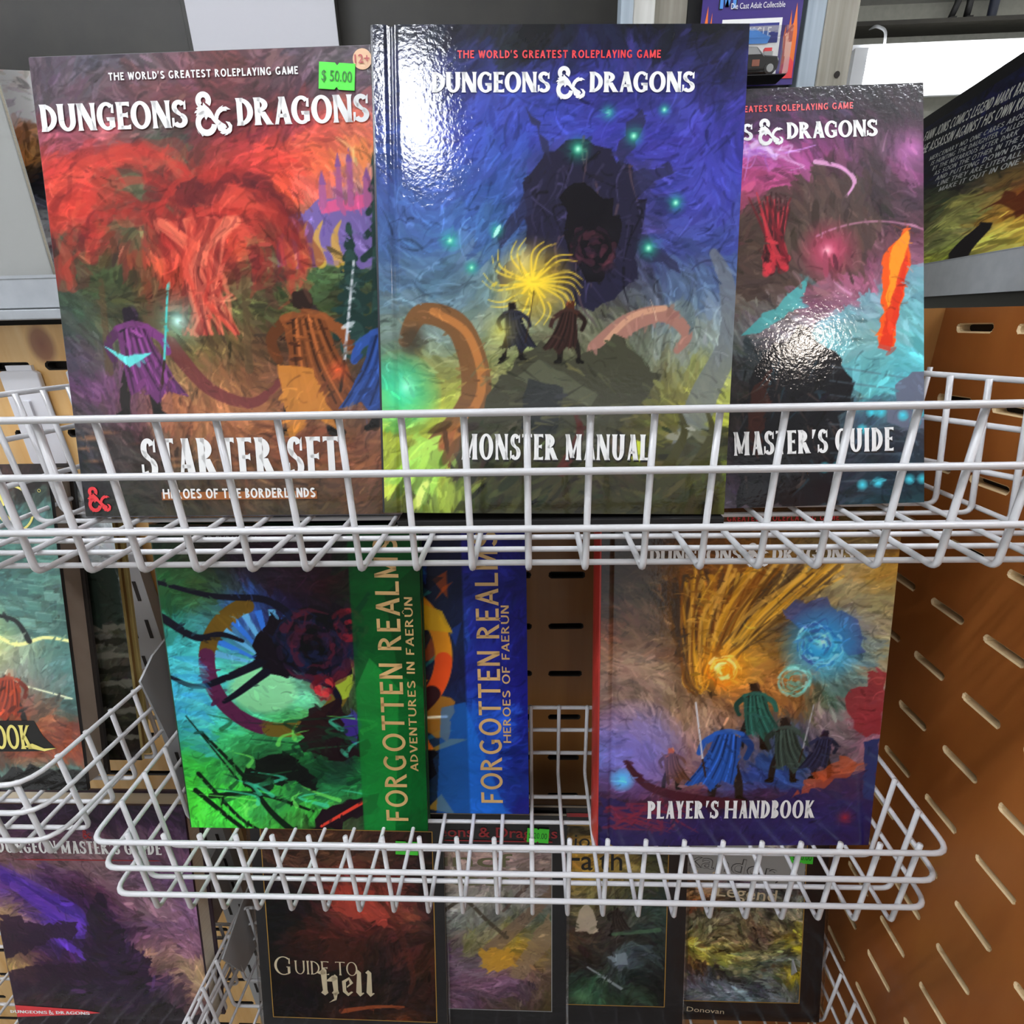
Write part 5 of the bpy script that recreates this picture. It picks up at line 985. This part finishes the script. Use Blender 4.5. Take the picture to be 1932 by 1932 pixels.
# toy car pack
tp = thing('toy_car_pack', 'toy car in a clear blister on a purple card with orange flames', 'toy', (.1715, .497, .1665))
g = MB(); g.prism([(-.0375, 0), (.0375, 0), (.0375, .150), (.031, .158), (-.031, .158), (-.0375, .150)], 0, .0008, 1); g.obj('backing_card', material('purple_card', '3a2a78', .35, coat=.3), tp)
for s in (-1, 1):
    fl_ = [(s*.0365, .004), (s*.0262, .004), (s*.0268, .020), (s*.0258, .030), (s*.0268, .036), (s*.0278, .032), (s*.0290, .034), (s*.0296, .046), (s*.0308, .036), (s*.0322, .038), (s*.0330, .050), (s*.0346, .040), (s*.0358, .032)]
    flat('flame', tp, [fl_], material('flame_orange', 'e8742c', .4), -.0002); flat('flame_base', tp, [[(s*.0365, .004), (s*.0262, .004), (s*.0270, .012), (s*.0320, .018), (s*.0362, .014)]], M['ink_red'], -.0004)
flat('insert_card', tp, [rect(-.0215, .0235, .002, .0415)], M['ink_white'], -.0003); flat('insert_band', tp, [rect(-.0195, .0215, .0265, .0385)], material('navy_ink', '2c3480', .4), -.0005)
BLU = material('sky_blue_ink', '4c8cd8', .4)
flat('maker_title', tp, F_SLAB.text('MUSCLE', .0125, .052, 0, .0665+.0135), BLU, -.0004); flat('maker_name', tp, F_SLAB.text('M', .0190, .0120, -.0185, .0480, 'c')+F_SLAB.text('ACHINES', .0125, .043, -.0115, .0545, 'l'), BLU, -.0005)
flat('maker_name_outline', tp, F_SLAB.text('M', .0200, .0136, -.0185, .0475, 'c')+F_SLAB.text('ACHINES', .0137, .0445, -.0120, .0538, 'l'), M['ink_dark'], -.0003)
flat('strapline', tp, plain('Die Cast Adult Collectible', .0036, .004, .0475, width=.040), M['ink_white'], -.0006)
flat('insert_lettering', tp, F_SLAB.text('MUSCLE', .0060, .024, .004, .0300), M['ink_white'], -.0007); flat('insert_car_print', tp, [[(-.012, .026), (.014, .026), (.016, .030), (.010, .032), (.004, .0355), (-.006, .0350), (-.013, .031)]], BLU, -.0008)
g = MB(); g.box(-.024, .0258, -.0185, -.0004, .0010, .0300); bl = g.obj('blister', M['blister'], tp, bevel=.0012); g = MB(); g.box(-.0235, .0245, -.0180, -.001, .0004, .0010); g.obj('tray', M['blackgloss'], tp)
cb = MB(); cb.prism([(-.021, .0045), (.0185, .0045), (.0195, .0100), (.0180, .0130), (.0080, .0138), (.0020, .0190), (-.0100, .0195), (-.0150, .0140), (-.0205, .0130)], -.0155, -.0045, 1)
car = cb.obj('car_body', M['blackgloss'], tp, bevel=.0012)
g = MB(); g.prism([(-.0085, .0140), (.0050, .0140), (.0012, .0182), (-.0085, .0185)], -.0158, -.0156, 1); g.obj('window', M['ink_grey'], car)
g = MB(); g.box(-.001, .0045, -.0159, -.0156, .0068, .0108); g.obj('door_panel', material('copper_panel', 'a0604a', .4), car)
g = MB(); g.box(.0085, .0150, -.0120, -.0070, .0138, .0170); g.obj('engine', M['ink_grey'], car); g = MB(); g.box(.0090, .0145, -.0110, -.0080, .0170, .0195); g.obj('air_scoop', M['ink_red'], car)
for x in (-.0125, .0125):
    for y in (-.0165, -.0040):
        g = MB(); g.lathe([(.0042, 0), (.0042, .0025)], (x, y, .0052), 'y', 18); w_ = g.obj('wheel', M['black'], car); g = MB(); g.lathe([(.0026, -.0002), (.0026, .001)], (x, y, .0052), 'y', 12); g.obj('rim', M['ink_grey'], w_)
g = MB(); g.tube(fillet([(0, .020, .1490), (0, -.030, .1490), (0, -.034, .154)], .002), .0015, 8); g.obj('peg_hook', M['plate'], tp, True)

# white hooks on the pine board and the slotted steel upright
for x, d in ((-.4985, 'white plastic hook on the pine board, nearer the left edge'), (-.4310, 'white plastic hook on the pine board, beside the boxed game')):
    hk = thing('board_hook', d, 'hook', (x, YB, 0), 'white hooks on the pine board')
    g = MB(); g.prism([(-.017, -.132), (.017, -.132), (.0195, -.129), (.0195, -.0395), (.016, -.0375), (-.016, -.0375), (-.0195, -.0395), (-.0195, -.129)], -.006, -.001, 1); g.obj('plate', M['white'], hk, bevel=.001)
    g = MB(); g.box(-.013, .013, -.003, .006, -.0385, -.0325); g.obj('tongue', M['white'], hk); g = MB(); g.box(-.0035, .0035, -.0085, -.006, -.105, -.066); g.obj('rib', M['white'], hk)
us = thing('slotted_upright', 'grey steel upright with dark slots between the two bays', 'upright', (-.452, .4855, -1.35))
g = MB(); s_ = MB()
g.prism([(-.020, .0135), (-.020, 0), (.020, 0), (.020, .0135), (.017, .0135), (.017, .003), (-.017, .003), (-.017, .0135)], 0, 1.17, 2); g.obj('channel', M['plate'], us)
for k in range(22):
    for dx in (-.009, .009): s_ = MB(); s_.box(dx-.002, dx+.002, -.0004, .0012, .06+k*.05, .085+k*.05); s_.obj('slot', M['hole'], us)

# small black figure and a dark tube on the far ledge
fg = thing('toy_figure', 'small black figure standing on the far ledge above the strip light', 'toy figure', (2.055, 3.13, 1.262))
g = MB(); pts = {'hl': ((-.022, 0, .14), (-.03, -.01, .07), (-.045, 0, .006)), 'hr': ((.022, 0, .14), (.026, -.01, .07), (.030, 0, .006))}
for k in pts.values():
    g.tube([k[0], k[1], k[2]], .014, 8); g.box(k[2][0]-.013, k[2][0]+.013, -.03, .014, 0, .014)
g.lathe([(.036, .13), (.032, .17), (.044, .23), (.040, .26), (.015, .27)], (0, 0, 0)); g.lathe([(.012, .265), (.024, .285), (.026, .305), (.014, .325)], (0, 0, 0)); g.tube([(-.045, 0, .255), (-.065, 0, .19), (-.05, -.03, .14)], .011); g.tube([(.045, 0, .255), (.065, 0, .19), (.05, -.03, .14)], .011)
g.obj('body', M['black'], fg, True)
dt = thing('dark_tube', 'dark blue upright tube on the far ledge right of the small black figure', 'tube', (2.20, 3.13, 1.262)); g = MB(); g.lathe([(.017, 0), (.019, .01), (.022, .24), (.017, .26)], (0, 0, 0)); g.obj('tube', material('dark_navy', '20263a', .4), dt, True)
